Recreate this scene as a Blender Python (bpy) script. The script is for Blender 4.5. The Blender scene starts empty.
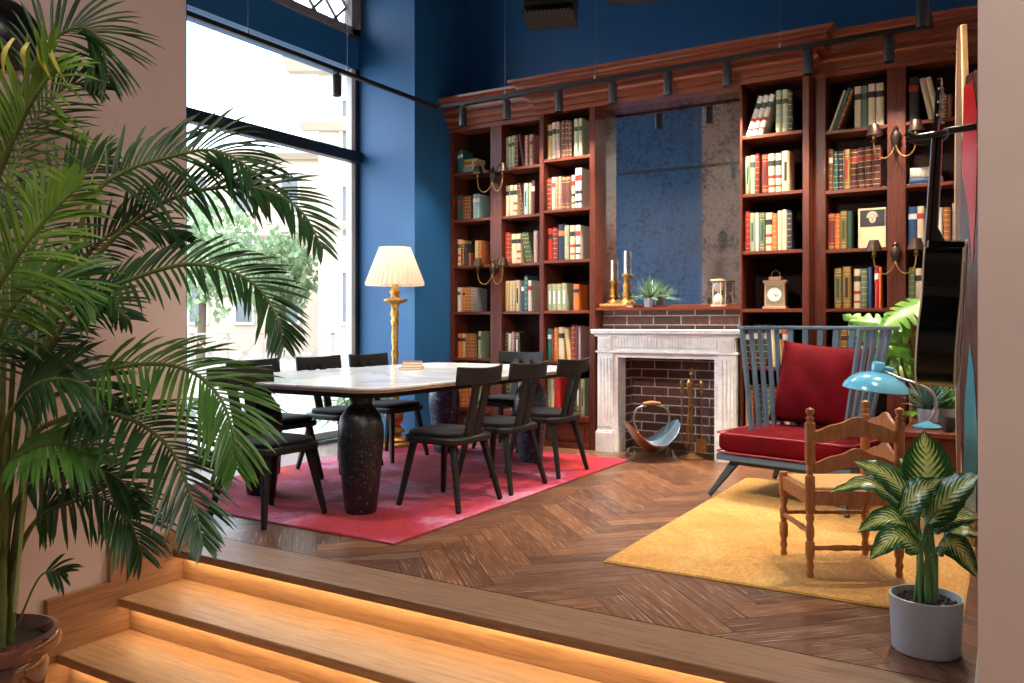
WORLD=5.5;EXPO=0.5;SPOTK=1.7;LOBBY=110;PALMSPOT=90
import bpy, bmesh, math, random
from mathutils import Vector, Matrix, Euler
random.seed(7)
C = bpy.context.scene.collection
PI = math.pi
R = math.radians

# ------------------------------------------------------------------ helpers
def S(r, g, b):
    f = lambda c: (c/255/12.92) if c/255 <= .04045 else ((c/255+.055)/1.055)**2.4
    return (f(r), f(g), f(b), 1)

class M:
    """collects geometry for ONE mesh object"""
    def __init__(s): s.v=[]; s.f=[]; s.m=[]; s.uv={}
    def add(s, vs, fs, m=0):
        o=len(s.v); s.v+= [tuple(v) for v in vs]
        for f in fs: s.f.append(tuple(o+i for i in f)); s.m.append(m)
        return o
    def box(s, x0,x1,y0,y1,z0,z1, m=0, T=None):
        vs=[Vector((x,y,z)) for z in (z0,z1) for y in (y0,y1) for x in (x0,x1)]
        if T: vs=[T@v for v in vs]
        s.add(vs, [(0,2,3,1),(4,5,7,6),(0,1,5,4),(2,6,7,3),(0,4,6,2),(1,3,7,5)], m); return s
    def bar(s, a, b, w, h, m=0, w2=None, h2=None, up=(0,0,1)):
        """box section bar from a to b (section w x h, tapering to w2 x h2)"""
        a=Vector(a); b=Vector(b); d=(b-a).normalized(); u=Vector(up)
        if abs(d.dot(u))>.98: u=Vector((0,1,0))
        x=d.cross(u).normalized(); z=x.cross(d); w2=w2 or w; h2=h2 or h
        vs=[p+x*i*ww/2+z*j*hh/2 for p,ww,hh in ((a,w,h),(b,w2,h2)) for i,j in ((-1,-1),(1,-1),(1,1),(-1,1))]
        s.add(vs, [(3,2,1,0),(4,5,6,7),(0,1,5,4),(1,2,6,5),(2,3,7,6),(3,0,4,7)], m); return s
    def tube(s, pts, rad, n=8, m=0, cap=True):
        pts=[Vector(p) for p in pts]
        if not hasattr(rad,'__len__'): rad=[rad]*len(pts)
        rings=[]; x=None
        for i,p in enumerate(pts):
            d=(pts[min(i+1,len(pts)-1)]-pts[max(i-1,0)])
            d=d.normalized() if d.length>1e-9 else Vector((0,0,1))
            if x is None:
                u=Vector((0,0,1)) if abs(d.z)<.9 else Vector((1,0,0)); x=d.cross(u).normalized()
            x=(x-d*x.dot(d)).normalized(); y=d.cross(x)
            rings.append([p+(x*math.cos(2*PI*k/n)+y*math.sin(2*PI*k/n))*rad[i] for k in range(n)])
        vs=[v for r in rings for v in r]; fs=[]
        for i in range(len(pts)-1):
            for k in range(n):
                k2=(k+1)%n; fs.append((i*n+k,i*n+k2,(i+1)*n+k2,(i+1)*n+k))
        if cap: fs.append(tuple(range(n-1,-1,-1))); fs.append(tuple((len(pts)-1)*n+k for k in range(n)))
        s.add(vs,fs,m); return s
    def lathe(s, prof, n=24, o=(0,0,0), m=0, fn=None, T=None):
        o=Vector(o); vs=[]; fs=[]
        for r,z in prof:
            for k in range(n):
                a=2*PI*k/n; rr=r*(fn(a,z) if fn else 1)
                v=Vector((rr*math.cos(a),rr*math.sin(a),z)); vs.append(T@v if T else v+o)
        for i in range(len(prof)-1):
            for k in range(n):
                k2=(k+1)%n; fs.append((i*n+k,i*n+k2,(i+1)*n+k2,(i+1)*n+k))
        if prof[0][0]>1e-4: fs.append(tuple(range(n-1,-1,-1)))
        if prof[-1][0]>1e-4: fs.append(tuple((len(prof)-1)*n+k for k in range(n)))
        s.add(vs,fs,m); return s
    def prism(s, poly, a, b, axis='z', m=0):
        """polygon extruded from a to b along an axis"""
        n=len(poly)
        P={'z':lambda u,v,t:(u,v,t),'y':lambda u,v,t:(u,t,v),'x':lambda u,v,t:(t,u,v)}[axis]
        vs=[P(u,v,t) for t in (a,b) for u,v in poly]
        s.add(vs,[tuple(range(n-1,-1,-1)),tuple(range(n,2*n))]+[(i,(i+1)%n,n+(i+1)%n,n+i) for i in range(n)],m); return s
    def grid(s, fn, nu, nv, m=0, closed=False):
        """fn(u,v) with u,v in 0..1; stores uv"""
        o=len(s.v); 
        for j in range(nv+1):
            for i in range(nu+1): s.v.append(tuple(fn(i/nu,j/nv)))
        for j in range(nv):
            for i in range(nu):
                a=o+j*(nu+1)+i; idx=(a,a+1,a+nu+2,a+nu+1)
                s.uv[len(s.f)]=[(i/nu,j/nv),((i+1)/nu,j/nv),((i+1)/nu,(j+1)/nv),(i/nu,(j+1)/nv)]
                s.f.append(idx); s.m.append(m)
        return s
    def build(s, name, mats, parent=None, smooth=None, loc=None, bevel=0, subsurf=0, solid=0, seg=2, fix=True):
        me=bpy.data.meshes.new(name)
        L=Vector(loc) if loc else Vector((0,0,0))
        me.from_pydata([Vector(v)-L for v in s.v],[],s.f)
        if not isinstance(mats,(list,tuple)): mats=[mats]
        for m in mats: me.materials.append(m)
        for p,mi in zip(me.polygons,s.m): p.material_index=mi
        if s.uv:
            ul=me.uv_layers.new(name='UVMap')
            for p in me.polygons:
                if p.index in s.uv:
                    for li,c in zip(p.loop_indices,s.uv[p.index]): ul.data[li].uv=c
        me.update()
        if fix:
            bm=bmesh.new(); bm.from_mesh(me); bmesh.ops.recalc_face_normals(bm,faces=bm.faces); bm.to_mesh(me); bm.free()
        if smooth is not None:
            me.polygons.foreach_set('use_smooth',[True]*len(me.polygons))
            if smooth<179: me.set_sharp_from_angle(angle=R(smooth))
        o=bpy.data.objects.new(name,me); C.objects.link(o)
        if parent: o.parent=parent
        o.location=L
        if solid:
            md=o.modifiers.new('Solidify','SOLIDIFY'); md.thickness=solid; md.offset=0
        if bevel:
            md=o.modifiers.new('Bevel','BEVEL'); md.width=bevel; md.segments=seg; md.limit_method='ANGLE'; md.angle_limit=R(40); md.harden_normals=False
        if subsurf:
            md=o.modifiers.new('Subdivision','SUBSURF'); md.levels=subsurf; md.render_levels=subsurf
        return o

def thing(name,label,cat,loc=(0,0,0),rz=0,group=None):
    o=bpy.data.objects.new(name,None); C.objects.link(o); o.empty_display_size=.1
    o.location=loc; o.rotation_euler=(0,0,rz); o['label']=label; o['category']=cat
    if group: o['group']=group
    return o
def tag(o,label,cat,group=None,kind=None):
    o['label']=label; o['category']=cat
    if group: o['group']=group
    if kind: o['kind']=kind
    return o
def struct(o): o['kind']='structure'; return o
def copy_tree(o,parent=None):
    c=o.copy(); C.objects.link(c)
    if parent is not None: c.parent=parent
    for ch in list(o.children): copy_tree(ch,c)
    return c
def bez(pts,n=24):
    """Catmull-Rom through points"""
    P=[Vector(p) for p in pts]; P=[P[0]*2-P[1]]+P+[P[-1]*2-P[-2]]; out=[]
    k=len(P)-3
    for i in range(n+1):
        t=i/n*k; j=min(int(t),k-1); t-=j
        a,b,c,d=P[j:j+4]
        out.append(.5*((2*b)+(c-a)*t+(2*a-5*b+4*c-d)*t*t+(3*b-a-3*c+d)*t**3))
    return out

# ------------------------------------------------------------------ materials
def nodes(name):
    m=bpy.data.materials.new(name); m.use_nodes=True; nt=m.node_tree
    return m,nt,nt.nodes['Principled BSDF']
def tex(nt,kind='Object',scale=(1,1,1)):
    t=nt.nodes.new('ShaderNodeTexCoord'); mp=nt.nodes.new('ShaderNodeMapping'); mp.inputs['Scale'].default_value=scale
    nt.links.new(t.outputs[kind],mp.inputs['Vector']); return mp.outputs[0]
def ramp(nt,fac,stops):
    r=nt.nodes.new('ShaderNodeValToRGB'); e=r.color_ramp.elements
    while len(e)<len(stops): e.new(.5)
    for el,(p,c) in zip(e,stops): el.position=p; el.color=c
    nt.links.new(fac,r.inputs[0]); return r.outputs[0]
def noise(nt,vec,scale=5,detail=4,rough=.55,dist=0):
    n=nt.nodes.new('ShaderNodeTexNoise'); n.inputs['Scale'].default_value=scale; n.inputs['Detail'].default_value=detail
    n.inputs['Roughness'].default_value=rough; n.inputs['Distortion'].default_value=dist
    nt.links.new(vec,n.inputs['Vector']); return n.outputs[0]
def bump(nt,b,h,strength=.2,dist=.01):
    n=nt.nodes.new('ShaderNodeBump'); n.inputs['Strength'].default_value=strength; n.inputs['Distance'].default_value=dist
    nt.links.new(h,n.inputs['Height']); nt.links.new(n.outputs[0],b.inputs['Normal'])
def mixc(nt,fac,a,b,mode='MIX'):
    n=nt.nodes.new('ShaderNodeMix'); n.data_type='RGBA'; n.blend_type=mode
    for inp,val in ((n.inputs[0],fac),(n.inputs[6],a),(n.inputs[7],b)):
        if isinstance(val,(int,float,tuple)): inp.default_value=val
        else: nt.links.new(val,inp)
    return n.outputs[2]
def dim(c,k): return (c[0]*k,c[1]*k,c[2]*k,1)
def mat(name,col,rough=.5,metal=0,var=.12,scale=8,bmp=0,sheen=0,coat=0,spec=.5,stretch=(1,1,1)):
    m,nt,b=nodes(name); v=tex(nt,'Object',stretch)
    f=noise(nt,v,scale)
    c=ramp(nt,f,[(.3,dim(col,1-var)),(.7,dim(col,1+var))])
    nt.links.new(c,b.inputs['Base Color']); b.inputs['Roughness'].default_value=rough; b.inputs['Metallic'].default_value=metal
    b.inputs['Sheen Weight'].default_value=sheen; b.inputs['Coat Weight'].default_value=coat; b.inputs['Specular IOR Level'].default_value=spec
    if bmp: bump(nt,b,f,bmp)
    return m
def wood(name,c1,c2,stretch=(14,14,1),rough=.4,coat=0,scale=4,bmp=.08,spec=.3):
    m,nt,b=nodes(name); v=tex(nt,'Object',stretch)
    f=noise(nt,v,scale,6,.6,.8); c=ramp(nt,f,[(.25,c1),(.6,c2),(.8,dim(c1,.8))])
    nt.links.new(c,b.inputs['Base Color']); b.inputs['Roughness'].default_value=rough; b.inputs['Coat Weight'].default_value=coat
    bump(nt,b,f,bmp,.004); b.inputs['Specular IOR Level'].default_value=spec; return m
def emit(name,col,s):
    m,nt,b=nodes(name); b.inputs['Base Color'].default_value=col; b.inputs['Emission Color'].default_value=col; b.inputs['Emission Strength'].default_value=s; return m

BLUE=mat('blue_wall_paint',S(30,92,142),.55,0,.07,2.5,.04)
PINK=mat('pink_plaster',S(202,182,174),.75,0,.04,3,.05)
CEIL=mat('ceiling_paint',S(22,48,80),.7,0,.05,3)
LOBBYWHITE=mat('lobby_paint',S(205,195,188),.8,0,.03,3)
MAHOG=wood('mahogany',S(58,26,19),S(100,48,34),(16,16,1.1),.36,.05,4,.1,.25)
MAHOGX=wood('mahogany_horizontal',S(72,32,22),S(114,57,39),(1.1,16,16),.34,.05,4,.1,.25)
MAHOGC=wood('mahogany_cornice',S(112,58,42),S(134,74,54),(1.1,5,5),.32,.2,2,.02)
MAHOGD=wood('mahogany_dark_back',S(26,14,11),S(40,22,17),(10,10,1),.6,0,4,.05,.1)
BLACKWOOD=wood('black_stained_ash',S(17,15,14),S(29,26,24),(3,3,20),.5,0,3,.1)
CUSHION=mat('dark_seat_fabric',S(26,25,30),.85,0,.15,60,.15,.1,0,.15)
SPOTMETAL=mat('spotlight_grey_metal',S(64,67,71),.38,.5,.05,10)
BLACKMETAL=mat('black_metal',S(30,31,33),.42,.3,.05,10)
STEEL=mat('grey_steel',S(150,150,152),.35,.9,.08,10)
GOLD=mat('antique_gilt',S(190,146,78),.38,.75,.35,30,.35)
BRASS=mat('aged_brass',S(160,122,70),.34,.9,.25,25)
BRONZE=mat('dark_bronze',S(74,60,50),.42,.8,.2,20)
SHADEMETAL=mat('copper_shade',S(86,68,58),.36,.85,.12,12)
WHITEFRAME=mat('window_frame_paint',S(206,204,198),.5,0,.03,5)
GREYFRAME=mat('grey_window_frame',S(128,122,120),.55,0,.05,5)
DARKFRAME=mat('dark_window_metal',S(24,34,44),.45,.3,.05,5)
CREAMSHADE=None
TERRA=mat('brown_glazed_ceramic',S(84,36,20),.12,0,.4,9,.03,0,1)
SOIL=mat('potting_soil',S(46,36,30),.95,0,.4,60,.8)
GREYPOT=mat('grey_ceramic',S(168,176,186),.5,0,.03,6)
CANE=mat('palm_stem',S(92,106,52),.5,0,.25,14)
def leafmat(name,a,b,trans=.25,rough=.38,sc=6):
    m,nt,bs=nodes(name); v=tex(nt,'Object'); f=noise(nt,v,sc)
    c=ramp(nt,f,[(.3,a),(.7,b)]); nt.links.new(c,bs.inputs['Base Color']); bs.inputs['Roughness'].default_value=rough
    t=nt.nodes.new('ShaderNodeBsdfTranslucent'); nt.links.new(c,t.inputs[0]); mx=nt.nodes.new('ShaderNodeMixShader'); mx.inputs[0].default_value=trans
    out=nt.nodes['Material Output']; nt.links.new(bs.outputs[0],mx.inputs[1]); nt.links.new(t.outputs[0],mx.inputs[2]); nt.links.new(mx.outputs[0],out.inputs[0]); return m
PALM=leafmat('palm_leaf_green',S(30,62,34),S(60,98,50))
PALMB=leafmat('palm_leaf_spotlit',S(84,126,40),S(132,168,60),.3)  # spotlight on the top fronds is put into this lighter green
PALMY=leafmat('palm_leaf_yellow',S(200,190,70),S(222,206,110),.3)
MONST=leafmat('monstera_leaf',S(58,106,34),S(118,164,58),.18,.3,9)
BUSH=leafmat('window_plant_leaf',S(70,120,50),S(120,168,76),.3)
GRASSY=leafmat('spiky_leaf',S(70,110,80),S(130,160,130),.2)

def glass_mat():
    m=bpy.data.materials.new('window_glass'); m.use_nodes=True; nt=m.node_tree; nt.nodes.clear()
    o=nt.nodes.new('ShaderNodeOutputMaterial'); t=nt.nodes.new('ShaderNodeBsdfTransparent'); g=nt.nodes.new('ShaderNodeBsdfGlossy'); g.inputs['Roughness'].default_value=.02
    lw=nt.nodes.new('ShaderNodeLayerWeight'); lw.inputs[0].default_value=.5; fr=nt.nodes.new('ShaderNodeMath'); fr.operation='POWER'; fr.inputs[1].default_value=4; nt.links.new(lw.outputs['Facing'],fr.inputs[0]); mx=nt.nodes.new('ShaderNodeMixShader')
    nt.links.new(fr.outputs[0],mx.inputs[0]); nt.links.new(t.outputs[0],mx.inputs[1]); nt.links.new(g.outputs[0],mx.inputs[2]); nt.links.new(mx.outputs[0],o.inputs[0]); return m
GLASS=glass_mat()

def parquet_mat():
    m,nt,b=nodes('herringbone_oak'); u=nt.nodes.new('ShaderNodeUVMap')
    a=nt.nodes.new('ShaderNodeAttribute'); a.attribute_name='tone'
    comb=nt.nodes.new('ShaderNodeVectorMath'); comb.operation='ADD'; 
    sc=nt.nodes.new('ShaderNodeVectorMath'); sc.operation='SCALE'; sc.inputs['Scale'].default_value=37
    nt.links.new(a.outputs['Color'],sc.inputs[0]); nt.links.new(u.outputs[0],comb.inputs[0]); nt.links.new(sc.outputs[0],comb.inputs[1])
    mp=nt.nodes.new('ShaderNodeMapping'); mp.inputs['Scale'].default_value=(1.6,13,1); nt.links.new(comb.outputs[0],mp.inputs[0])
    f=noise(nt,mp.outputs[0],2.2,3,.5,1.6)
    w=nt.nodes.new('ShaderNodeTexWave'); w.wave_type='BANDS'; w.bands_direction='Y'; w.inputs['Scale'].default_value=1.15; w.inputs['Distortion'].default_value=14; w.inputs['Detail'].default_value=2; w.inputs['Detail Scale'].default_value=.55
    nt.links.new(mp.outputs[0],w.inputs['Vector'])
    base=ramp(nt,a.outputs['Fac'],[(0,S(84,52,34)),(.5,S(112,72,47)),(1,S(146,100,68))])
    grain=ramp(nt,w.outputs[1] if len(w.outputs)>1 else w.outputs[0],[(.70,(0,0,0,1)),(.95,(1,1,1,1))])
    msk=ramp(nt,f,[(.47,(0,0,0,1)),(.66,(1,1,1,1))])
    mm=mixc(nt,1.0,grain,msk,'MULTIPLY')
    bw=nt.nodes.new('ShaderNodeRGBToBW'); nt.links.new(mm,bw.inputs[0])
    k=nt.nodes.new('ShaderNodeMath'); k.operation='MULTIPLY'; k.inputs[1].default_value=.34; nt.links.new(bw.outputs[0],k.inputs[0])
    d=ramp(nt,f,[(.3,(.72,.72,.72,1)),(.7,(1.15,1.15,1.15,1))])
    c=mixc(nt,1.0,base,d,'MULTIPLY'); c=mixc(nt,k.outputs[0],c,S(214,198,184))
    nt.links.new(c,b.inputs['Base Color']); b.inputs['Roughness'].default_value=.36
    bump(nt,b,f,.06,.003); return m
PARQUET=parquet_mat()
OAKX=wood('oak_board',S(98,72,54),S(138,106,82),(1.2,18,18),.42,0,3,.08)
OAKL=wood('oak_step_board',S(142,106,72),S(182,142,102),(1.2,18,18),.45,0,3,.06)
OAKY=wood('oak_stringer',S(120,84,58),S(160,118,84),(18,1.2,18),.5,0,3,.06)

def brick_mat():
    m,nt,b=nodes('old_brick'); t=nt.nodes.new('ShaderNodeTexCoord'); sp=nt.nodes.new('ShaderNodeSeparateXYZ'); cb=nt.nodes.new('ShaderNodeCombineXYZ')
    nt.links.new(t.outputs['Object'],sp.inputs[0])
    ad=nt.nodes.new('ShaderNodeMath'); ad.operation='ADD'; nt.links.new(sp.outputs[0],ad.inputs[0]); nt.links.new(sp.outputs[1],ad.inputs[1])
    nt.links.new(ad.outputs[0],cb.inputs[0]); nt.links.new(sp.outputs[2],cb.inputs[1])
    br=nt.nodes.new('ShaderNodeTexBrick'); br.inputs['Scale'].default_value=1; br.inputs['Brick Width'].default_value=.255; br.inputs['Row Height'].default_value=.081; br.inputs['Mortar Size'].default_value=.0060; br.inputs['Mortar Smooth'].default_value=.3
    br.inputs['Color1'].default_value=S(108,76,68); br.inputs['Color2'].default_value=S(70,50,46); br.inputs['Mortar'].default_value=S(204,194,186)
    nt.links.new(cb.outputs[0],br.inputs['Vector'])
    f=noise(nt,cb.outputs[0],26,5,.7); d=ramp(nt,f,[(.3,(.6,.6,.6,1)),(.7,(1.35,1.3,1.3,1))])
    nt.links.new(mixc(nt,1.0,br.outputs[0],d,'MULTIPLY'),b.inputs['Base Color']); b.inputs['Roughness'].default_value=.85
    bump(nt,b,f,.3,.006); return m
BRICK=brick_mat()
def marble_mat(name,base,vein,sc=3,rough=.3):
    m,nt,b=nodes(name); v=tex(nt); f=noise(nt,v,sc,8,.62,1.6); g=noise(nt,v,sc*5,4)
    c=ramp(nt,f,[(.36,base),(.47,vein),(.52,base)]); d=ramp(nt,g,[(.3,(.9,.9,.9,1)),(.7,(1.06,1.06,1.06,1))])
    nt.links.new(mixc(nt,1.0,c,d,'MULTIPLY'),b.inputs['Base Color']); b.inputs['Roughness'].default_value=rough; return m
MARBLE=marble_mat('white_marble',S(246,246,245),S(232,232,234),2.6,.38)
TABLETOP=marble_mat('pale_stone_top',S(226,226,226),S(198,202,208),1.2,.16)
def terrazzo(name,base,f1,f2):
    m,nt,b=nodes(name); v=tex(nt); vo=nt.nodes.new('ShaderNodeTexVoronoi'); vo.inputs['Scale'].default_value=75; nt.links.new(v,vo.inputs['Vector'])
    sp=nt.nodes.new('ShaderNodeSeparateColor'); nt.links.new(vo.outputs['Color'],sp.inputs[0])
    c=ramp(nt,sp.outputs[0],[(0,base),(.66,base),(.78,f1),(.95,f2)]); c2=mixc(nt,ramp(nt,vo.outputs['Distance'],[(.3,(0,0,0,1)),(.55,(1,1,1,1))]),c,base)
    nt.links.new(c2,b.inputs['Base Color']); b.inputs['Roughness'].default_value=.35; bump(nt,b,vo.outputs['Distance'],.25,.004); return m
TERRAZZO=terrazzo('dark_terrazzo',S(22,22,25),S(42,42,46),S(92,90,88))
TERRAZZO_LIT=terrazzo('window_lit_terrazzo',S(52,62,82),S(100,116,142),S(160,172,190))  # back legs: window daylight painted in as a bluer, lighter copy
def rug_mat(name,stops,sc,weave,sheen=.15):
    m,nt,b=nodes(name); v=tex(nt); f=noise(nt,v,sc,6,.62,.5); g=noise(nt,tex(nt,'Object',(weave,weave*.25,1)),1,3,.7); g2=noise(nt,tex(nt,'Object',(weave*.3,weave,1)),1,2,.7)
    c=ramp(nt,f,stops); d=ramp(nt,g,[(.3,(.72,.72,.72,1)),(.7,(1.22,1.22,1.22,1))]); e=ramp(nt,g2,[(.3,(.8,.8,.8,1)),(.7,(1.15,1.15,1.15,1))])
    c=mixc(nt,1.0,mixc(nt,1.0,c,d,'MULTIPLY'),e,'MULTIPLY'); nt.links.new(c,b.inputs['Base Color']); b.inputs['Roughness'].default_value=.95; b.inputs['Sheen Weight'].default_value=sheen; bump(nt,b,g,.3,.006); return m
REDRUG=rug_mat('crimson_pile',[(.32,S(186,40,28)),(.42,S(154,16,36)),(.50,S(166,36,68)),(.60,S(186,112,142))],1.3,60,.04)
YELRUG=rug_mat('ochre_pile',[(.3,S(178,122,42)),(.5,S(194,142,62)),(.7,S(196,156,88))],3,70)

def velvet(name,col):
    m,nt,b=nodes(name); v=tex(nt); f=noise(nt,v,5,4,.6,.6); c=ramp(nt,f,[(.3,dim(col,.7)),(.7,dim(col,1.25))])
    nt.links.new(c,b.inputs['Base Color']); b.inputs['Roughness'].default_value=.8; b.inputs['Specular IOR Level'].default_value=.08; b.inputs['Sheen Weight'].default_value=.05; b.inputs['Sheen Roughness'].default_value=.3; b.inputs['Sheen Tint'].default_value=S(200,40,50)
    bump(nt,b,f,.25,.02); return m
VELVET=velvet('red_velvet',S(92,4,15))
PIPING=mat('velvet_piping',S(170,60,70),.7)
SLATE=mat('blue_grey_paint',S(84,108,128),.45,0,.08,8)
SLATED=mat('dark_grey_paint',S(50,56,62),.5,0,.08,8)
HONEY=wood('honey_turned_wood',S(134,82,44),S(178,120,74),(8,8,2),.38,.1,5,.08)
RUSH=mat('woven_rush',S(204,160,98),.8,0,.25,50,.6,stretch=(1,9,1))
LAMPBLUE=mat('blue_enamel',S(72,142,172),.18,0,.05,6,0,0,.6)
CANDLE=mat('ivory_wax',S(238,230,212),.5)
GUITAR=mat('black_lacquer',S(6,6,7),.16,0,0,5,0,0,.15,.25)
BINDING=mat('guitar_binding',S(222,206,176),.35)
ROSEWOOD=wood('rosewood',S(50,28,22),S(72,42,32),(20,20,1),.4)
COPPER=mat('copper_sheet',S(150,92,64),.36,.85,.15,8)
GALV=mat('steel_blue_reflection',S(130,158,180),.4,.6,.1,8)  # the room's blue reflection is mixed into the steel colour
PAGES=mat('book_pages',S(228,214,188),.85,0,.06,90,0,0,0,.2,(1,1,30))
PAPERWHITE=mat('white_paper',S(232,228,222),.7,0,.02,8)

# ------------------------------------------------------------------ room shell
# world axes: X along the bookcase wall, Y towards it, Z up from the library floor
XP=-3.68     # pink wall face
XW=-5.68     # window plane
XR=-.08      # right wall face
YN=2.70      # top step edge
YB=7.22      # back wall
ZC=4.75
def clip(poly,y):
    out=[]
    for i in range(len(poly)):
        a,b=poly[i],poly[(i+1)%len(poly)]
        if a[1]>=y: out.append(a)
        if (a[1]>=y)!=(b[1]>=y):
            t=(y-a[1])/(b[1]-a[1]); out.append((a[0]+(b[0]-a[0])*t,y))
    return out
def floor():
    m=M(); pw,pl=.125,.75; tones=[]; uvs=[]; g=.0012
    n=int(pl/pw)
    def plank(cx,cy,ang,seed):
        ca,sa=math.cos(ang),math.sin(ang); loc=[(-pl/2+g,-pw/2+g),(pl/2-g,-pw/2+g),(pl/2-g,pw/2-g),(-pl/2+g,pw/2-g)]
        poly=[(cx+u*ca-v*sa,cy+u*sa+v*ca) for u,v in loc]
        if max(p[0] for p in poly)<-5.9 or min(p[0] for p in poly)>.2: return
        poly=clip(poly,2.98)
        if len(poly)<3 or min(p[1] for p in poly)>7.4: return
        m.add([(x,y,0) for x,y in poly],[tuple(range(len(poly)))])
        tones.append(random.random()); uvs.append([((x-cx)*ca+(y-cy)*sa,-(x-cx)*sa+(y-cy)*ca) for x,y in poly])
    # double-L herringbone rotated 45 degrees
    s=math.sqrt(.5)
    for k in range(-70,70):
        for r in range(-14,15):
            bx=k*pw+r*pl; by=k*pw-r*pl
            for (px,py,an) in ((bx+pl/2,by+pw/2,0),(bx+pw/2,by+pw+pl/2-0,PI/2)):
                X=(px-py)*s-3; Y=(px+py)*s+5
                plank(X,Y,an+PI/4,0)
    o=m.build('floor',PARQUET,fix=False)
    me=o.data; me.uv_layers.new(name='UVMap'); me.attributes.new('tone','FLOAT_COLOR','CORNER'); ul=me.uv_layers['UVMap']; at=me.attributes['tone']
    for p,t,u in zip(me.polygons,tones,uvs):
        for li,c in zip(p.loop_indices,u): ul.data[li].uv=c; at.data[li].color=(t,t*.37+.1,t*.71,1)
    struct(o)
    struct(M().box(-5.9,.1,2.79,7.4,-.3,-.004).build('floor',mat('floor_joint',S(44,32,26),.7)))
floor()
# steps: nosing boards, risers, treads
STEPS=[(2.70,0),(2.40,-.165),(2.10,-.33)]
for i,(y,z) in enumerate(STEPS):
    y1=2.98 if i==0 else STEPS[i-1][0]+.06
    struct(M().box(XP+.03,XR+.6 if i else XR+.02,y,y1,z-.042,z,0).build('stair_tread',OAKX if i==0 else OAKL,bevel=.006))
    zb=-.165*(i+1)
    struct(M().box(XP+.03,XR+.6 if i else XR+.02,y+.06,y+.085,zb-.002,z-.042).build('stair_riser',OAKL))
LED=emit('warm_led_diffuser',(1,.72,.42,1),22)
for i,(y,z) in enumerate(STEPS):
    tag(M().box(XP+.06,XR-.02,y+.022,y+.036,z-.0455,z-.042).build('led_strip',LED,loc=(-1.9,y+.04,z-.05)),
        'warm LED strip glowing under the %s step edge'%('topmost','middle','lowest')[i],'light strip','step lights')
# pink wall (left of the steps) with thickness, blue on the library side
struct(M().box(-3.98,XP,-3.2,2.80,-.52,ZC).build('wall_left',PINK))
struct(M().box(-5.9,-3.98,2.55,2.80,-.1,ZC).build('wall_near',BLUE))
struct(M().box(-3.98,XP,2.80,2.805,-.0,ZC).build('wall_left_end',BLUE))
# stringer on the pink wall
zig=[(2.72,.085),(2.36,.085),(2.36,-.08),(2.06,-.08),(2.06,-.245),(1.76,-.245),(1.76,-.41),(1.5,-.41),(1.5,-.52),(2.80,-.52),(2.80,.085)]
st=M()
for (ya,yb,zt) in ((2.36,2.80,.085),(2.06,2.36,-.08),(1.76,2.06,-.245),(-3.2,1.76,-.41)):
    st.box(XP,XP+.03,ya,yb,-.52,zt)
struct(st.build('trim_1',OAKY))
# right wall and pier
struct(M().box(XR,XR+.25,YN,7.4,-.52,ZC).build('wall_right',PINK))
struct(M().box(XR+.0,2.6,YN-.05,YN,-.52,ZC).build('wall_right_pier',PINK))
struct(M().box(XR-.012,XR,YN-.05,YN+.35,0,.1).build('baseboard_right',WHITEFRAME))
# back wall
struct(M().box(-5.9,.15,YB,YB+.15,-.1,ZC).build('wall_back',BLUE))
struct(M().box(-5.72,-4.93,6.33,YB,-.1,ZC).build('wall_pier',BLUE))
# window wall: below/above
struct(M().box(-5.95,XW+.04,2.55,6.33,3.70,4.02).box(-5.95,XW-.05,2.55,6.33,4.58,ZC).box(-5.95,XW-.02,2.55,2.98,-.1,ZC).build('wall_window',BLUE))
struct(M().box(-5.95,XW+.10,2.8,6.33,-.12,.03).build('window_sill',mat('grey_stone_sill',S(120,122,124),.6)))
fr=M()
for (a,b) in ((6.24,6.33),(2.98,3.07)): fr.box(XW-.05,XW+.03,a,b,.03,3.70)
fr.box(XW-.05,XW+.03,2.98,6.33,.03,.1)
w1=struct(fr.build('window_1',WHITEFRAME,bevel=.006))
M().box(XW-.015,XW-.007,3.0,6.3,.06,3.7).build('glass_pane',GLASS,w1)
M().box(XW+.02,XW+.05,6.29,6.33,.03,3.7).build('frame_edge',DARKFRAME,w1)
M().box(XW+.0,XW+.10,2.98,6.33,2.755,2.865).build('transom_bar',DARKFRAME,w1,bevel=.01)
fr=M()
for (a,b) in ((6.2,6.33),(2.98,3.1)): fr.box(XW-.04,XW+.07,a,b,4.02,4.58)
fr.box(XW-.04,XW+.07,2.98,6.33,4.02,4.10).box(XW-.04,XW+.07,2.98,6.33,4.5,4.58)
w2=struct(fr.build('window_2',GREYFRAME,bevel=.005))
M().box(XW-.035,XW-.03,3.0,6.3,4.05,4.55).build('glass_pane',GLASS,w2)
lt=M(); y=2.6
while y<6.6:
    for sg in (1,-1):
        p=[(y-.22*sg,4.09),(y+.22*sg,4.52)]
        q=[min(max(a,3.08),6.22) for a,_ in p]
        if abs(q[0]-q[1])>.05:
            z=[4.09+(qq-p[0][0])/(p[1][0]-p[0][0])*.43 for qq in q]
            lt.bar((XW-.01,q[0],z[0]),(XW-.01,q[1],z[1]),.02,.02)
    y+=.30
lt.build('lattice',GREYFRAME,w2)
struct(M().box(-6.1,2.6,-3.4,7.4,ZC,ZC+.1).build('ceiling',CEIL))
# lobby behind the camera
struct(M().box(-4,2.6,-3.4,2.79,-.62,-.497).build('floor_lobby',mat('lobby_floor',S(150,120,96),.5)))
struct(M().box(2.5,2.6,-3.4,2.7,-.5,ZC).build('wall_lobby_right',LOBBYWHITE))
struct(M().box(-4,2.6,-3.4,-3.3,-.5,ZC).build('wall_lobby_front',LOBBYWHITE))
M1=M().box(XP,XP+.012,-3.2,1.5,-.5,-.38)

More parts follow.
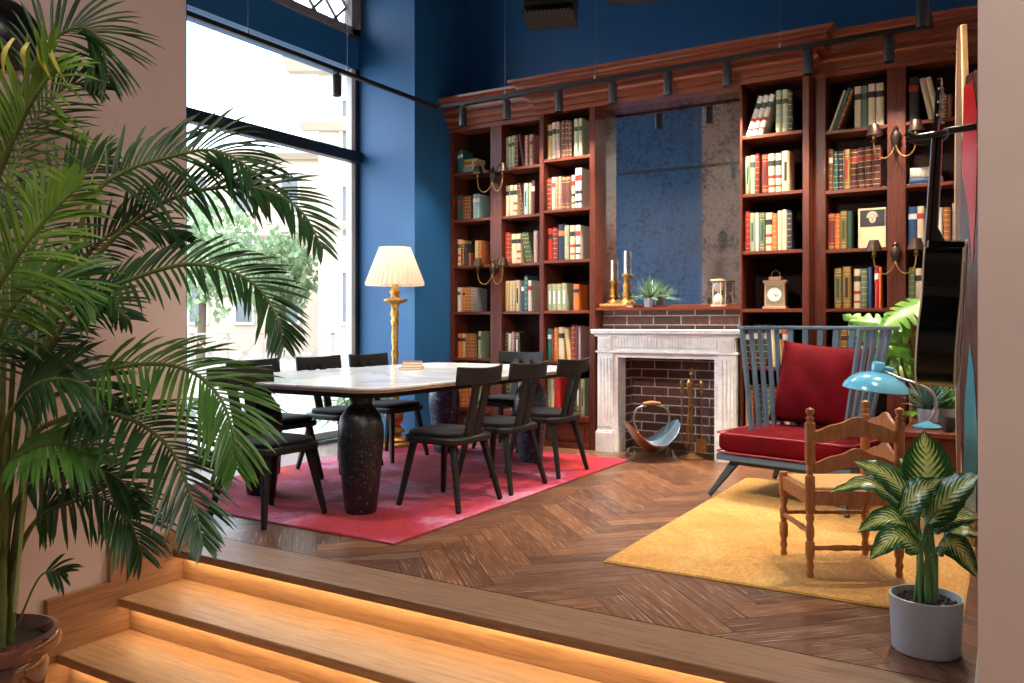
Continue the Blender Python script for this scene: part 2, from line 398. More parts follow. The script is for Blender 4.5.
# ------------------------------------------------------------------ exterior
CAMA=math.atan2(498,823)
STONE=mat('sandstone_render',S(180,166,148),.9,0,.06,.6)
STONE2=mat('pale_facade',S(180,164,146),.9,0,.05,.6)
PAVE=mat('street_paving',S(150,144,136),.9,0,.05,1)
struct(M().box(-60,-5.95,-20,60,-.3,-.12).build('street',PAVE))
WPANE=mat('dark_window_pane',S(84,92,98),.15)
def facade(name,label,x0,x1,d,h,depth,cols,rows,mats,cornices,rot=0):
    t=thing(name,label,'building',(0,0,-.12),CAMA+rot)
    M().box(x0,x1,d,d+depth,0,h).build('wall',mats,t)
    for (z,p,th) in cornices: M().prism([(d-p,z+th),(d-p,z+th*.6),(d-p*.4,z),(d,z),(d,z+th)],x0-p,x1+.1,'x').build('cornice',mats,t)
    for r_ in range(rows):
        for c_ in range(cols):
            w=(x1-x0)/cols; cx=x0+w*(c_+.5); z=1.3+r_*(h-1.5)/rows
            f=M().box(cx-.46,cx+.46,d-.12,d,z-.1,z+.0).box(cx-.46,cx+.46,d-.14,d,z+1.55,z+1.75).box(cx-.46,cx-.36,d-.08,d,z,z+1.6).box(cx+.36,cx+.46,d-.08,d,z,z+1.6).build('window',WHITEFRAME,t)
            M().box(cx-.36,cx+.36,d-.03,d,z,z+1.6).build('pane',WPANE,f)
facade('corner_building','tall stone corner building with stepped cornices beside the window frame',-6.1,3,26,9.6,8,4,3,STONE,[(9.1,.9,.5),(7.3,.5,.35),(4.2,.3,.25)])
facade('apartment_building','pale sandstone apartment building further down the street outside the window',-17,-5,37,8.8,8,6,3,STONE2,[(8.5,.5,.35),(5.0,.25,.2)],.05)
def tree(label,x,d,h,r,seed):
    rnd=random.Random(seed)
    t=thing('street_tree',label,'tree',(0,0,-.12),CAMA,'trees across the street')
    M().tube([(x,d,0),(x+.1,d,h*.4),(x,d,h*.7)],[.16,.12,.06],8).build('trunk',mat('bark',S(90,76,62),.9),t)
    m=M()
    for i in range(1500):
        a=rnd.uniform(0,2*PI); u=rnd.uniform(-1,1); q=rnd.random()**.4; k=r*q*(1+.25*math.sin(5*a)*math.cos(3*u))
        c=Vector((x+k*math.cos(a)*math.sqrt(1-u*u),d+k*math.sin(a)*math.sqrt(1-u*u),h*.62+k*u*1.1)); s_=rnd.uniform(.1,.2)
        e=Euler((rnd.uniform(0,6),rnd.uniform(0,6),rnd.uniform(0,6))).to_matrix()
        m.add([c+e@Vector(p)*s_ for p in ((-1,0,0),(0,-.6,0),(1,0,.1),(0,.6,0))],[(0,1,2,3)])
    m.build('crown',leafmat('street_tree_leaf',S(104,132,92),S(150,172,132),.3),t,fix=False)
tree('leafy green street tree, tallest, seen through the window beside the pink wall',-10.2,27,5.8,1.9,1)
tree('rounded green street tree nearer the pale apartment building across the street',-8.7,31,5.2,1.4,2)
# street railing with crosses
t=thing('street_railing','pale metal street railing of crossed panels outside the window','railing',(0,0,-.12),CAMA)
RAILM=mat('rail_paint',S(140,128,118),.7)
for z in (.98,.08): M().box(-8.6,-3.4,20,20.05,z,z+.05).build('rail',RAILM,t)
k=-8.6
while k<-3.4:
    M().box(k-.03,k+.03,20,20.06,0,1.03).build('post',RAILM,t)
    M().bar((k,20.02,.1),(k+.85,20.02,.98),.03,.03).bar((k,20.02,.98),(k+.85,20.02,.1),.03,.03).lathe([(.0,-.01),(.09,-.01),(.09,.01),(0,.01)],12,T=Matrix.Translation((k+.425,20.02,.54))@Matrix.Rotation(PI/2,4,'X')).build('cross_brace',RAILM,t)
    k+=.85

# ------------------------------------------------------------------ bookcase (three built-in units)
YW,YCN=6.92,6.76      # front planes of the wings and the projecting centre
ZS=[.30,.795,1.265,1.735,2.205,2.68]; ZT=3.12
PROF=[(0,3.10),(.022,3.10),(.022,3.125),(.012,3.128),(.012,3.142),(.05,3.145),(.05,3.165),(.035,3.168),(.035,3.192),(.075,3.205),(.085,3.22),(.085,3.232),(.07,3.236),(.07,3.262),(.125,3.268),(.125,3.29),(.105,3.294),(.108,3.315),(.165,3.322),(.165,3.345),(.150,3.349),(.175,3.37),(.215,3.382),(.22,3.405),(-.05,3.405)]
def base_panel(x0,x1,yf,t):
    M().box(x0,x1,yf-.02,yf+.30,.245,.30).build('base_moulding',MAHOGX,t,bevel=.006)
    M().box(x0,x1,yf,yf+.3,0,.245).box(x0-.0,x1+.0,yf-.015,yf,0,.05).build('base_panel',MAHOGX,t)
    M().box(x0+.05,x1-.05,yf-.012,yf,.075,.22).build('raised_panel',MAHOGX,t,bevel=.01)
def unit(label,yf,x0,x1,bays,uprights,cor,loc):
    t=thing('bookcase',label,'bookcase',loc,0,'built-in bookcase units')
    L=Vector(loc)
    def B(m,name,mt,**k):
        m.v=[tuple(Vector(v)-L) for v in m.v]; return m.build(name,mt,t,**k)
    for (a,b,yy) in uprights: B(M().box(a,b,yf-yy,YB-.02,0,ZT),'upright' if b-a<.1 else 'pilaster',MAHOG,bevel=.004)
    for (a,b) in bays:
        for z in ZS[1:]: B(M().box(a,b,yf+.005,YB-.04,z-.028,z),'shelf',MAHOGX,bevel=.003)
        B(M().box(a,b,YB-.04,YB-.02,.3,ZT),'back_panel',MAHOGD)
        m=M(); m.box(a,b,yf-.02,YB-.05,.245,.30); B(m,'base_moulding',MAHOGX,bevel=.006)
        B(M().box(a,b,yf,YB-.05,0,.245).box(a,b,yf-.015,yf,0,.05),'base_panel',MAHOGX)
        B(M().box(a+.05,b-.05,yf-.012,yf+.01,.075,.22),'raised_panel',MAHOGX,bevel=.008)
    # cornice with mitred end returns
    m=M(); n=len(PROF); vs=[]
    cl,cr=cor
    for (ex,ret) in ((x0,cl),(x1,cr)):
        sgn=-1 if ex==x0 else 1
        for p,z in PROF: vs.append((ex+sgn*max(p,0)*ret,yf-p,z))
    fs=[(i,i+1,n+i+1,n+i) for i in range(n-1)]
    o=m.add(vs,fs)
    for (ex,ret,k) in ((x0,cl,0),(x1,cr,n)):
        sgn=-1 if ex==x0 else 1
        if ret:
            b=len(m.v); m.v+=[(ex+sgn*max(p,0),YB-.02,z) for p,z in PROF]
            for i in range(n-1): m.f.append((k+i,k+i+1,b+i+1,b+i)); m.m.append(0)
    m.box(x0,x1,yf+.02,YB-.02,3.12,3.40)
    B(m,'cornice',MAHOGC)
    return t
BAYS={1:(-4.885,-4.435),2:(-4.30,-3.835),3:(-3.745,-3.27),4:(-1.885,-1.41),5:(-1.265,-.815),6:(-.685,-.145)}
unit('narrower mahogany bookcase unit beside the blue pier, full of old books',YW,-4.93,-3.79,[BAYS[1],BAYS[2]],[(-4.93,-4.885,0),(-4.435,-4.30,.012),(-3.835,-3.79,0)],(0,0),(-4.36,7.0,0))
unit('mahogany bookcase unit behind the hanging guitar, with lamps on its pilaster',YW,-1.36,-.10,[BAYS[5],BAYS[6]],[(-1.36,-1.265,0),(-.815,-.685,.012),(-.145,-.10,0)],(0,0),(-.75,7.0,0))
ct=unit('projecting middle bookcase unit that frames the mirror above the fireplace',YCN,-3.79,-1.36,[BAYS[3],BAYS[4]],[(-3.79,-3.745,0),(-3.27,-3.215,0),(-1.905,-1.885,0),(-1.41,-1.36,0)],(1,1),(-2.58,7.0,0))
def onc(m,name,mt,**k):
    m.v=[tuple(Vector(v)-Vector((-2.58,7.0,0))) for v in m.v]; return m.build(name,mt,ct,**k)
onc(M().box(-3.215,-1.905,YCN+.01,YB-.03,1.262,1.288),'mirror_shelf',MAHOGX,bevel=.004)
# chimney brick
struct(M().box(-3.215,-1.905,6.93,YB-.01,1.0,1.262).box(-3.215,-3.0,6.93,YB,0,1.0).box(-2.10,-1.905,6.93,YB,0,1.0).box(-3.0,-2.10,7.12,YB,0,1.0).build('wall_firebox',BRICK))

# antique mirror
def antique():
    m,nt,b=nodes('antique_mirror_glass'); v=tex(nt); f=noise(nt,v,5,6,.7,.15); g=noise(nt,v,26,6,.75)
    mm=mixc(nt,.62,f,g)
    bw=nt.nodes.new('ShaderNodeRGBToBW'); nt.links.new(mm,bw.inputs[0])
    k=ramp(nt,bw.outputs[0],[(.49,(1,1,1,1)),(.55,(.55,.55,.55,1)),(.64,(0.1,.1,.1,1))])
    nt.links.new(mixc(nt,k,S(104,100,98),S(218,220,222)),b.inputs['Base Color'])
    nt.links.new(ramp(nt,k,[(0,(.95,.95,.95,1)),(1,(.98,.98,.98,1))]),b.inputs['Metallic'])
    nt.links.new(ramp(nt,k,[(0,(.16,.16,.16,1)),(1,(.03,.03,.03,1))]),b.inputs['Roughness']); return m
mr=thing('antique_mirror','tall foxed antique mirror reflecting the blue room above the fireplace','mirror',(-2.56,7.0,1.29))
M().box(-.655,.655,-.002,.01,0,1.83).build('mirror_glass',antique(),mr)
M().box(-.655,.655,.01,.03,0,1.83).build('backing_board',MAHOGD,mr)
M().box(-.655,.655,-.03,.0,-.0,.022).build('bottom_bead',MAHOGX,mr,bevel=.005)

# ------------------------------------------------------------------ books
COL={'c':(S(206,190,158),'cream'),'w':(S(212,206,194),'white'),'t':(S(206,172,120),'tan'),'m':(S(88,38,42),'maroon'),'r':(S(186,36,36),'red'),'k':(S(128,26,32),'dark red'),
 'g':(S(150,168,142),'pale green'),'G':(S(44,74,58),'dark green'),'d':(S(88,116,92),'sage green'),'b':(S(36,74,122),'blue'),'n':(S(26,38,64),'navy'),'T':(S(36,104,104),'teal'),'a':(S(150,182,186),'pale aqua'),
 'o':(S(206,106,44),'orange'),'B':(S(124,68,40),'brown'),'u':(S(164,92,48),'russet'),'l':(S(122,112,70),'olive'),'v':(S(170,140,144),'mauve'),'y':(S(120,120,124),'grey'),'p':(S(170,118,112),'pink'),'z':(S(150,118,66),'gold brown'),'x':(S(38,34,36),'black')}
BM={k:mat('book_cloth_'+v[1].replace(' ','_'),v[0],.5,0,.14,30,.05) for k,v in COL.items()}
GILT=mat('gilt_tooling',S(214,178,110),.4,.5,.1,30)
LAB={'K':(mat('black_title_patch',S(40,38,36),.5),'black title patch'),'R':(mat('red_title_patch',S(160,44,36),.5),'red title patch'),'G':(mat('green_title_patch',S(46,70,52),.5),'green title patch'),
 'O':(mat('orange_title_patch',S(222,110,50),.5),'orange band'),'W':(PAPERWHITE,'pale title patch'),'N':(BM['n'],'navy patch'),'D':(BM['m'],'maroon patch')}
def spine(w,z0,z1,off):
    """curved spine strip, centred x, front y=0 going to +y"""
    n=6; vs=[]; rr=w/2
    for z in (z0,z1):
        for i in range(n+1):
            a=-PI/2+PI*i/n; vs.append((math.sin(a)*(rr+off*.6),.012-math.cos(a)*.012-off,z))
    return vs,[(i,i+1,n+2+i,n+1+i) for i in range(n)]
def book(w,h,d,col,style,lab,loc,rx=0,label='',group='',flat=False):
    """spine faces -Y. style: 0 plain, 1 one patch, 2 two patches, 3 raised bands, 4 long panel"""
    m=M(); th=.003
    vs,fs=spine(w,0,h,0); m.add(vs,fs)
    m.box(-w/2,-w/2+th,.012,d,0,h); m.box(w/2-th,w/2,.012,d,0,h)
    o=m.build('book',BM[col],None,smooth=50,fix=True)
    M().box(-w/2+th,w/2-th,.011,d-.006,.004,h-.004).build('pages',PAGES,o)
    def strip(z0,z1,mt,nm):
        a=M(); vs,fs=spine(w,z0*h,z1*h,.0008); a.add(vs,fs); a.build(nm,mt,o,smooth=60)
    if style in (1,2): strip(.68,.82,LAB[lab][0],'title_patch')
    if style==2:
        strip(.36,.44,LAB['R' if lab!='R' else 'K'][0],'title_patch'); strip(.14,.19,LAB['R' if lab!='R' else 'K'][0],'title_patch')
    if style in (3,4):
        a=M()
        for zz in ((.08,.2,.36,.52,.66,.8,.92) if style==3 else (.05,.09,.17,.82,.9,.95)):
            vs,fs=spine(w,zz*h-.0025,zz*h+.0025,.0015); a.add(vs,fs)
        for xx in (-w/2-.0004,w/2+.0004): a.box(xx-.0003,xx+.0003,.004,.010,.05*h,.95*h)
        a.build('gilt_stripes',GILT,o,smooth=60)
        if lab and style==3: strip(.67,.79,LAB[lab][0],'title_patch')
        if style==4:
            a=M(); 
            vs,fs=spine(w*.62,.26*h,.74*h,.0012); a.add(vs,fs); a.build('title_patch',LAB[lab or 'K'][0],o,smooth=60)
    o.location=loc
    if flat: o.rotation_euler=(0,PI/2,0)
    else: o.rotation_euler=(0,rx,0)
    tag(o,label,'book',group); return o
ORD=['first','second','third','fourth','fifth','sixth','seventh','eighth','ninth','tenth','eleventh','twelfth']
ROW={5:'top shelf',4:'second shelf',3:'third shelf',2:'fourth shelf',1:'fifth shelf',0:'bottom shelf'}
BAYN={1:'beside the blue pier',2:'second bay from pier',3:'left of the mirror',4:'right of the mirror',5:'past the clock bay',6:'behind the hanging guitar'}
# each entry: colour, width mm, height mm, style, patch, lean (deg); '-NN' is a gap; 'S...' flat stack
SH={
 (1,5):"T 26 230 1 W,T 40 240 1 W,-8,=t 150 28,=u 150 28,=t 140 26,=a 160 60",
 (1,4):"G 34 250 1 R,G 34 250 1 R,-10,B 30 240 3,B 26 240 3,B 26 240 3,-28,a 38 250 1 W,a 34 250 1 W",
 (1,3):"t 46 270 2 G,B 36 220 3,x 40 225 1 D,B 34 130 0,-60,t 34 250 3,u 34 250 3",
 (1,2):"c 36 250 1 G,v 20 240 0,o 40 250 3 K,u 34 250 3,u 36 250 3,y 34 240 3,y 26 235 0",
 (1,1):"o 52 245 1 K,t 46 245 1,u 34 240 3,u 30 240 3,u 34 240 3,B 34 240 3,-18,g 34 270 1 K",
 (1,0):"o 46 320 3 K,u 40 320 3,o 40 320 3,u 40 320 3,B 36 320 3,u 36 320 3,g 34 300 0,B 36 310 3",
 (2,5):"g 30 310 3,g 36 310 3 G,g 36 315 3 G,m 32 320 3,m 30 325 0 - -9,-34,p 34 300 3,-10,p 44 305 3 D",
 (2,4):"c 40 300 1 K,c 40 305 1 K,c 46 305 2 K,-14,m 28 315 3 - -9,-20,a 46 310 4 G,g 34 310 3,m 38 330 1 W",
 (2,3):"r 36 310 3,k 26 305 3,c 60 290 1 K,c 44 290 2 K,-12,G 40 300 3 - -12,G 38 300 3 - -12,-22,v 44 310 3",
 (2,2):"t 44 300 3,c 34 300 3,c 30 300 3,c 50 305 4 K,-14,b 38 290 1 W,T 36 345 3,w 42 300 1 R",
 (2,1):"G 26 270 3,w 30 250 0,v 34 265 0 - 2,x 54 260 4 W,-12,=t 140 30,=p 170 26",
 (2,0):"G 50 330 3,g 40 330 3,-30,v 34 320 0 10,-20,y 60 300 0,w 34 310 1 K,n 44 300 0,n 40 290 0",
 (3,5):"t 48 330 1 G,c 44 345 1,v 44 345 3 G,-10,m 40 350 3,m 30 350 3,m 36 340 3,-20,g 44 350 3 G,g 40 350 3 G",
 (3,4):"k 46 300 3 D,g 40 310 1 R,p 26 310 3,p 34 310 3,m 46 305 4 D,m 46 305 4 D,-8,c 36 310 2 R,w 30 370 2 R,w 36 370 2 R",
 (3,3):"r 52 300 1 K,-10,k 48 305 3 D,-8,n 64 330 1 O,g 46 320 3,-6,c 50 315 2 K,-8,w 48 315 2 R",
 (3,2):"g 50 250 4 W,g 50 250 4 W,g 50 250 4 W,g 50 255 4 W,-36,-30,o 60 240 1 N",
 (3,1):"T 48 300 1 W,B 20 285 0,o 46 310 3,c 60 315 1 K,t 44 300 0 - -6,-16,k 40 335 3,m 30 330 0,v 24 320 0",
 (3,0):"g 40 330 3,c 34 320 0,r 64 340 0,w 50 310 1 K 14,-34,G 36 330 3,d 40 335 4 W,g 40 335 4 G",
 (4,5):"w 44 330 2 G 18,w 44 330 2 G 18,w 44 330 2 G 18,-92,g 48 345 3 G,g 48 345 3 G,n 28 330 3",
 (4,4):"g 38 315 4 G,g 42 320 1 G,k 32 325 3,-20,k 48 315 4 D,c 54 315 2 K,c 50 315 2 K,c 60 325 4 K",
 (4,3):"r 36 330 3,g 44 315 4 G,w 30 315 0,d 46 315 4 G,c 54 310 2 K,o 40 300 3,c 36 320 0,c 36 325 0,n 36 315 3",
 (4,1):"x 36 330 3 W,G 42 340 3 W 6,-20,x 42 340 3 W 6,-24,G 40 340 3 W 6,-20,c 40 330 0,t 50 330 1 K,o 46 330 3 W",
 (4,0):"t 40 330 0,u 30 310 3,-10,G 44 340 3,G 44 340 3,d 40 330 3,-14,k 44 330 3,p 40 330 3,w 36 320 1 R",
 (5,5):"c 22 330 0 - 20,T 26 345 0 20,B 24 330 3 - 20,-84,c 52 330 1,d 46 330 1 G,c 52 335 1 K,c 60 335 1 K",
 (5,4):"B 34 335 3 W,T 34 315 3,n 42 310 3,z 48 320 4 R,m 54 315 3 R,m 54 320 3 R,m 54 322 3 R,m 54 325 3 R",
 (5,3):"k 50 290 4 D,o 38 285 3,l 46 305 4 G,G 40 300 0",
 (5,2):"-46,l 52 320 4 G,-8,z 60 330 4 K,-20,c 52 310 2 K,d 48 310 3,b 30 320 0,-18,r 30 330 1 W,o 20 320 0",
 (5,1):"-40,l 50 320 3,z 50 320 3 D,c 44 310 1 K,G 48 320 3,m 48 325 3 R",
 (6,5):"x 70 340 1 R,-34,c 40 330 3 - -12,c 40 330 3 - -12,-90,B 40 180 3,B 30 175 0",
 (6,4):"=w 200 76,=b 220 50",
 (6,3):"b 60 300 1 W,c 46 300 1 R,-90,w 34 280 0,u 50 280 3,-10,y 50 310 4 K",
 (6,2):"d 46 310 3,c 46 300 1 K,m 46 310 3,m 46 310 3",
}
def fill(bay,row,spec):
    x0,x1=BAYS[bay]; yf=(YCN if bay in (3,4) else YW)+.035; z=ZS[row]+.001; x=x0+.012; n=0; stack=0
    items=spec.split(','); tot=len([i for i in items if not i.startswith('-')])
    items=[i for i in items if not i.startswith('=')]; flats=[i for i in spec.split(',') if i.startswith('=')]
    def parse(it):
        if it.startswith('-'): return None
        q=it.split(); lab=None; lean=0
        for e in q[4:]:
            if e in LAB: lab=e
            elif e!='-' : lean=float(e)
        return q[0],float(q[1])/1000,float(q[2])/1000,int(q[3]),lab,R(lean)
    P=[parse(i) for i in items]; seq=[]; gap=0
    for i,p in enumerate(P):
        if p is None:
            near=[P[j][5] for j in (i-1,i+1) if 0<=j<len(P) and P[j]]
            gap+=0 if any(near) else float(items[i][1:])/1000
            continue
        prev=next((P[j] for j in range(i-1,-1,-1) if P[j]),None)
        if p[5]<0 and not (prev and prev[5]<0): gap+=p[2]*math.sin(-p[5])
        if prev and prev[5]>0 and not p[5]>0: gap+=prev[2]*math.sin(prev[5])
        seq.append((gap,p)); gap=0
    W=sum(g+p[1]/math.cos(p[5])+.0015 for g,p in seq)+(.19 if flats else 0)
    room=x1-x0-.03; k=min(1,(room-sum(g for g,p in seq))/(W-sum(g for g,p in seq))) if seq else 1
    grp='%s of books %s'%(ROW[row],BAYN[bay])
    for g,(cc,w,h,st,lab,a) in seq:
        x+=g; w*=k; aw=w/math.cos(a)
        if st in (1,2) and lab is None: lab='K'
        cn=COL[cc][1]
        loc=(x+aw/2,yf+random.uniform(0,.012),z+math.sin(abs(a))*w/2)
        if a<0: loc=(x+aw/2,loc[1],loc[2])
        desc={0:'plain %s book',1:'%s book with '+(LAB[lab][1] if lab else ''),2:'%s book with several patches',3:'%s book with gilt bands',4:'%s book with long panel'}[st]%cn
        if a: desc='leaning '+desc.replace(' title','')
        lb='%s, %s on the %s %s'%(desc,ORD[n],ROW[row],BAYN[bay])
        book(w-.001,h,.2,cc,st,lab,loc,a,lb,grp)
        n+=1; x+=aw+.0015*k
    if flats:
        xx=x+.012; zz=z
        for i,it in enumerate(reversed(flats)):
            q=it[1:].split(); wl=min(float(q[1])/1000,x1-xx-.004); h=float(q[2])/1000
            col=q[0]
            # lying book: spine along X facing out
            lb='%s book lying flat, %s from pile bottom, %s %s'%(COL[col][1],ORD[i],ROW[row].replace(' shelf',' shelf'),BAYN[bay])
            o=book(h-.001,wl,.18,col,3 if i%2 else 1,'W' if i%2==0 else None,(xx,yf+.004*i,zz+h/2),0,lb,'books lying flat on the '+ROW[row]+' '+BAYN[bay],True)
            zz+=h
for (b,r_),s_ in SH.items(): fill(b,r_,s_)

# ------------------------------------------------------------------ rugs
def rug(name,label,x0,x1,y0,y1,mt,edge):
    t=thing(name,label,'rug',((x0+x1)/2,(y0+y1)/2,0))
    a,b=(x1-x0)/2,(y1-y0)/2
    M().box(-a,a,-b,b,.001,.011).build('pile',mt,t,bevel=.003)
    M().box(-a-.008,a+.008,-b-.008,b+.008,.0005,.007).build('binding',edge,t,bevel=.002)
rug('red_rug','large faded crimson rug under the dining table',-4.95,-2.735,3.34,6.40,REDRUG,mat('red_rug_binding',S(120,40,36),.9))
rug('yellow_rug','worn ochre yellow rug under the armchair and wooden corner chair',-1.667,-.166,3.62,6.1,YELRUG,mat('yellow_rug_binding',S(180,140,80),.9))

# ------------------------------------------------------------------ dining table
TX0,TX1,TY0,TY1,TZ=-4.62,-3.03,3.53,6.25,.785
dt=thing('dining_table','long pale stone dining table on four dark vase-shaped legs','table',((TX0+TX1)/2,(TY0+TY1)/2,.011))
def rrect(x0,x1,y0,y1,r,n=8):
    out=[]
    for cx,cy,a0 in ((x1-r,y0+r,-PI/2),(x1-r,y1-r,0),(x0+r,y1-r,PI/2),(x0+r,y0+r,PI)):
        for i in range(n+1):
            a=a0+PI/2*i/n; out.append((cx+r*math.cos(a),cy+r*math.sin(a)))
    return out
hx,hy=(TX1-TX0)/2,(TY1-TY0)/2
M().prism(rrect(-hx,hx,-hy,hy,.2),TZ-.011-.020,TZ-.011).build('table_top',TABLETOP,dt,smooth=40,bevel=.006)
M().prism(rrect(-hx+.004,hx-.004,-hy+.004,hy-.004,.2),TZ-.011-.034,TZ-.011-.020).build('wooden_edge',wood('edge_oak',S(120,92,70),S(160,126,98),(3,3,20),.5),dt,smooth=40)
M().prism(rrect(-hx+.08,hx-.08,-hy+.08,hy-.08,.18),TZ-.011-.072,TZ-.011-.034).build('underframe',BLACKWOOD,dt,smooth=40,bevel=.01)
VASE=[(.098,0),(.102,.012),(.108,.05),(.125,.20),(.142,.36),(.150,.45),(.147,.52),(.128,.58),(.092,.625),(.074,.645),(.072,.675),(.080,.70)]
for (lx,ly,mt) in ((-3.36,3.79,TERRAZZO),(-4.3,3.86,TERRAZZO),(-4.3,5.95,TERRAZZO_LIT),(-3.39,5.90,TERRAZZO_LIT)):
    m=M().lathe([(r_*.93,z_) for r_,z_ in VASE],32); o=m.build('leg',mt,dt,smooth=60); o.location=(lx-(TX0+TX1)/2,ly-(TY0+TY1)/2,0)

# ------------------------------------------------------------------ dining chairs
def chair_proto(label):
    t=thing('dining_chair',label,'chair',(0,0,.011),0,'dining chairs around the table')
    seat=rrect(-.225,.225,-.215,.225,.09,6)
    M().prism(seat,.395,.437).build('seat',BLACKWOOD,t,smooth=40,bevel=.010)
    # pad
    m=M(); P=rrect(-.20,.20,-.175,.205,.085,6); n=len(P)
    rings=[(.97,.437),(1,.447),(1,.460),(.93,.470),(.6,.474)]
    vs=[(x*k,y*k,z) for k,z in rings for x,y in P]; fs=[(i*n+j,i*n+(j+1)%n,(i+1)*n+(j+1)%n,(i+1)*n+j) for i in range(4) for j in range(n)]
    fs+=[tuple(range(n-1,-1,-1)),tuple(4*n+j for j in range(n))]; m.add(vs,fs); m.build('seat_pad',CUSHION,t,smooth=50)
    for sx in (-1,1):
        for (y0,y1) in ((.15,.215),(-.15,-.24)):
            M().bar((sx*.165,y0,.40),(sx*.235,y1,0),.044,.040,0,.030,.028,up=(0,1,0)).build('leg',BLACKWOOD,t,bevel=.008)
    # two backrest uprights and a curved top rail; the back leans away (-y)
    for sx in (-1,1):
        M().bar((sx*.046,-.175,.42),(sx*.062,-.262,.80),.072,.020,0,.070,.018,up=(0,1,0)).build('back_slat',BLACKWOOD,t,bevel=.004)
    m=M(); n=12; vs=[]
    for i in range(n+1):
        u=i/n*2-1; x=u*.245; yy=-.285+.055*u*u; 
        for dy,z in ((-.012,.765),(.012,.765),(.012,.865+.012*u*u),(-.012,.865+.012*u*u)): vs.append((x,yy+dy-(z-.765)*.12,z))
    fs=[]
    for i in range(n):
        for k in range(4): fs.append((i*4+k,i*4+(k+1)%4,(i+1)*4+(k+1)%4,(i+1)*4+k))
    fs+=[(3,2,1,0),(n*4,n*4+1,n*4+2,n*4+3)]
    m.add(vs,fs); m.build('top_rail',BLACKWOOD,t,smooth=40,bevel=.006)
    return t
# local +y is the sitter's front
CH=[((-3.06,4.28),PI/2,'black dining chair on the fireplace side of the table, the one closest to the steps'),
    ((-3.06,4.885),PI/2,'middle one of three black dining chairs on the fireplace side of the table'),
    ((-3.06,5.555),PI/2,'black dining chair on the fireplace side of the table, the one closest to the bookcase'),
    ((-4.52,4.20),-PI/2,'black dining chair on the window side, first behind the palm fronds'),
    ((-4.52,4.87),-PI/2,'black dining chair on the window side, in front of the glass, its two slats showing'),
    ((-4.52,5.47),-PI/2,'black dining chair on the window side, beside the gilt floor lamp'),
    ((-3.93,6.42),PI,'black dining chair at the far head of the table by the bookcase'),
    ((-3.725,3.405),-PI/2,'black dining chair standing sideways at the near end of the table behind the palm')]
p0=None
for (x,y),rz,lb in CH:
    if p0 is None: p0=o=chair_proto(lb)
    else: o=copy_tree(p0)
    o.location=(x,y,.0115); o.rotation_euler=(0,0,rz); o['label']=lb

# books on the table
g=thing('magazine','large white magazine lying on the stone table beside the small book pile','magazine',(-4.28,5.60,TZ+.0005),R(31))
M().box(-.19,.19,-.25,.25,0,.010).build('cover',PAPERWHITE,g,bevel=.002); M().box(-.188,.186,-.248,.248,.002,.008).build('pages',PAGES,g)
for i,(c_,lb,w_,h_) in enumerate((('z','brown softcover book at the bottom of the pile on the stone table',.17,.24),('t','tan softcover book in the middle of the pile on the stone table',.165,.235),('B','dark tan book on top of the pile on the stone table',.16,.23))):
    o=M().box(-w_/2,w_/2,-h_/2,h_/2,0,.0025).box(-w_/2,w_/2,-h_/2,h_/2,.0175,.020).box(-w_/2,-w_/2+.003,-h_/2,h_/2,0,.02).build('book',BM[c_])
    M().box(-w_/2+.003,w_/2-.004,-h_/2+.004,h_/2-.004,.0025,.0175).build('pages',PAGES,o)
    o.location=(-4.05,5.17,TZ+.001+i*.0208); o.rotation_euler=(0,0,R(31+4*i)); tag(o,lb,'book','book pile on the dining table')

# ------------------------------------------------------------------ floor lamp
fl=thing('floor_lamp','gilt carved floor lamp with pleated white shade beside the window','lamp',(-4.92,6.02,0))
M().lathe([(.0,0),(.155,0),(.16,.02),(.15,.04),(.12,.05),(.125,.065),(.10,.085),(.06,.10),(.05,.12)],32,fn=lambda a,z:1+.05*abs(math.sin(4*a))).build('base',GOLD,fl,smooth=50)
prof=[]; z=.11
seq=[(.05,.0),(.085,.03),(.07,.06),(.045,.09),(.075,.13),(.088,.18),(.07,.24),(.04,.27),(.06,.30),(.034,.34),(.05,.38),(.042,.44),(.030,.48),(.040,.50),(.026,.53),(.034,.60),(.026,.70),(.036,.76),(.024,.80),(.032,.90),(.028,1.0),(.038,1.06),(.026,1.08),(.040,1.12),(.030,1.17),(.046,1.22),(.10,1.24),(.106,1.25),(.10,1.262),(.04,1.275),(.034,1.30),(.05,1.33),(.03,1.36),(.02,1.42)]
M().lathe([(r,z+h) for r,h in seq],24,fn=lambda a,z:1+.10*math.sin(5*a+z*26)).build('pole',GOLD,fl,smooth=60)
sm,nt_,bs_=nodes('pleated_shade_fabric'); bs_.inputs['Base Color'].default_value=S(222,206,184); bs_.inputs['Roughness'].default_value=.8
_t=nt_.nodes.new('ShaderNodeBsdfTranslucent'); _t.inputs[0].default_value=S(250,232,206); _m=nt_.nodes.new('ShaderNodeMixShader'); _m.inputs[0].default_value=.3
nt_.links.new(bs_.outputs[0],_m.inputs[1]); nt_.links.new(_t.outputs[0],_m.inputs[2]); nt_.links.new(_m.outputs[0],nt_.nodes['Material Output'].inputs[0])
m=M(); n=144; vs=[]
for r_,z_ in ((.268,1.50),(.27,1.512),(.268,1.524),(.145,1.845),(.147,1.855)):
    for k in range(n):
        a=2*PI*k/n; q=(1+.030*(1 if k%4<2 else -1)) if 1.52<z_<1.85 else 1.012
        vs.append((r_*q*math.cos(a),r_*q*math.sin(a),z_))
m.add(vs,[(i*n+k,i*n+(k+1)%n,(i+1)*n+(k+1)%n,(i+1)*n+k) for i in range(4) for k in range(n)])
m.build('lamp_shade',sm,fl,smooth=25,fix=False)
M().tube([(0,0,1.40),(0,0,1.62)],.012,8).lathe([(0,1.60),(.03,1.62),(.034,1.66),(.02,1.70),(0,1.71)],12).build('bulb',emit('warm_bulb',(1,.8,.55,1),3),fl,smooth=60)
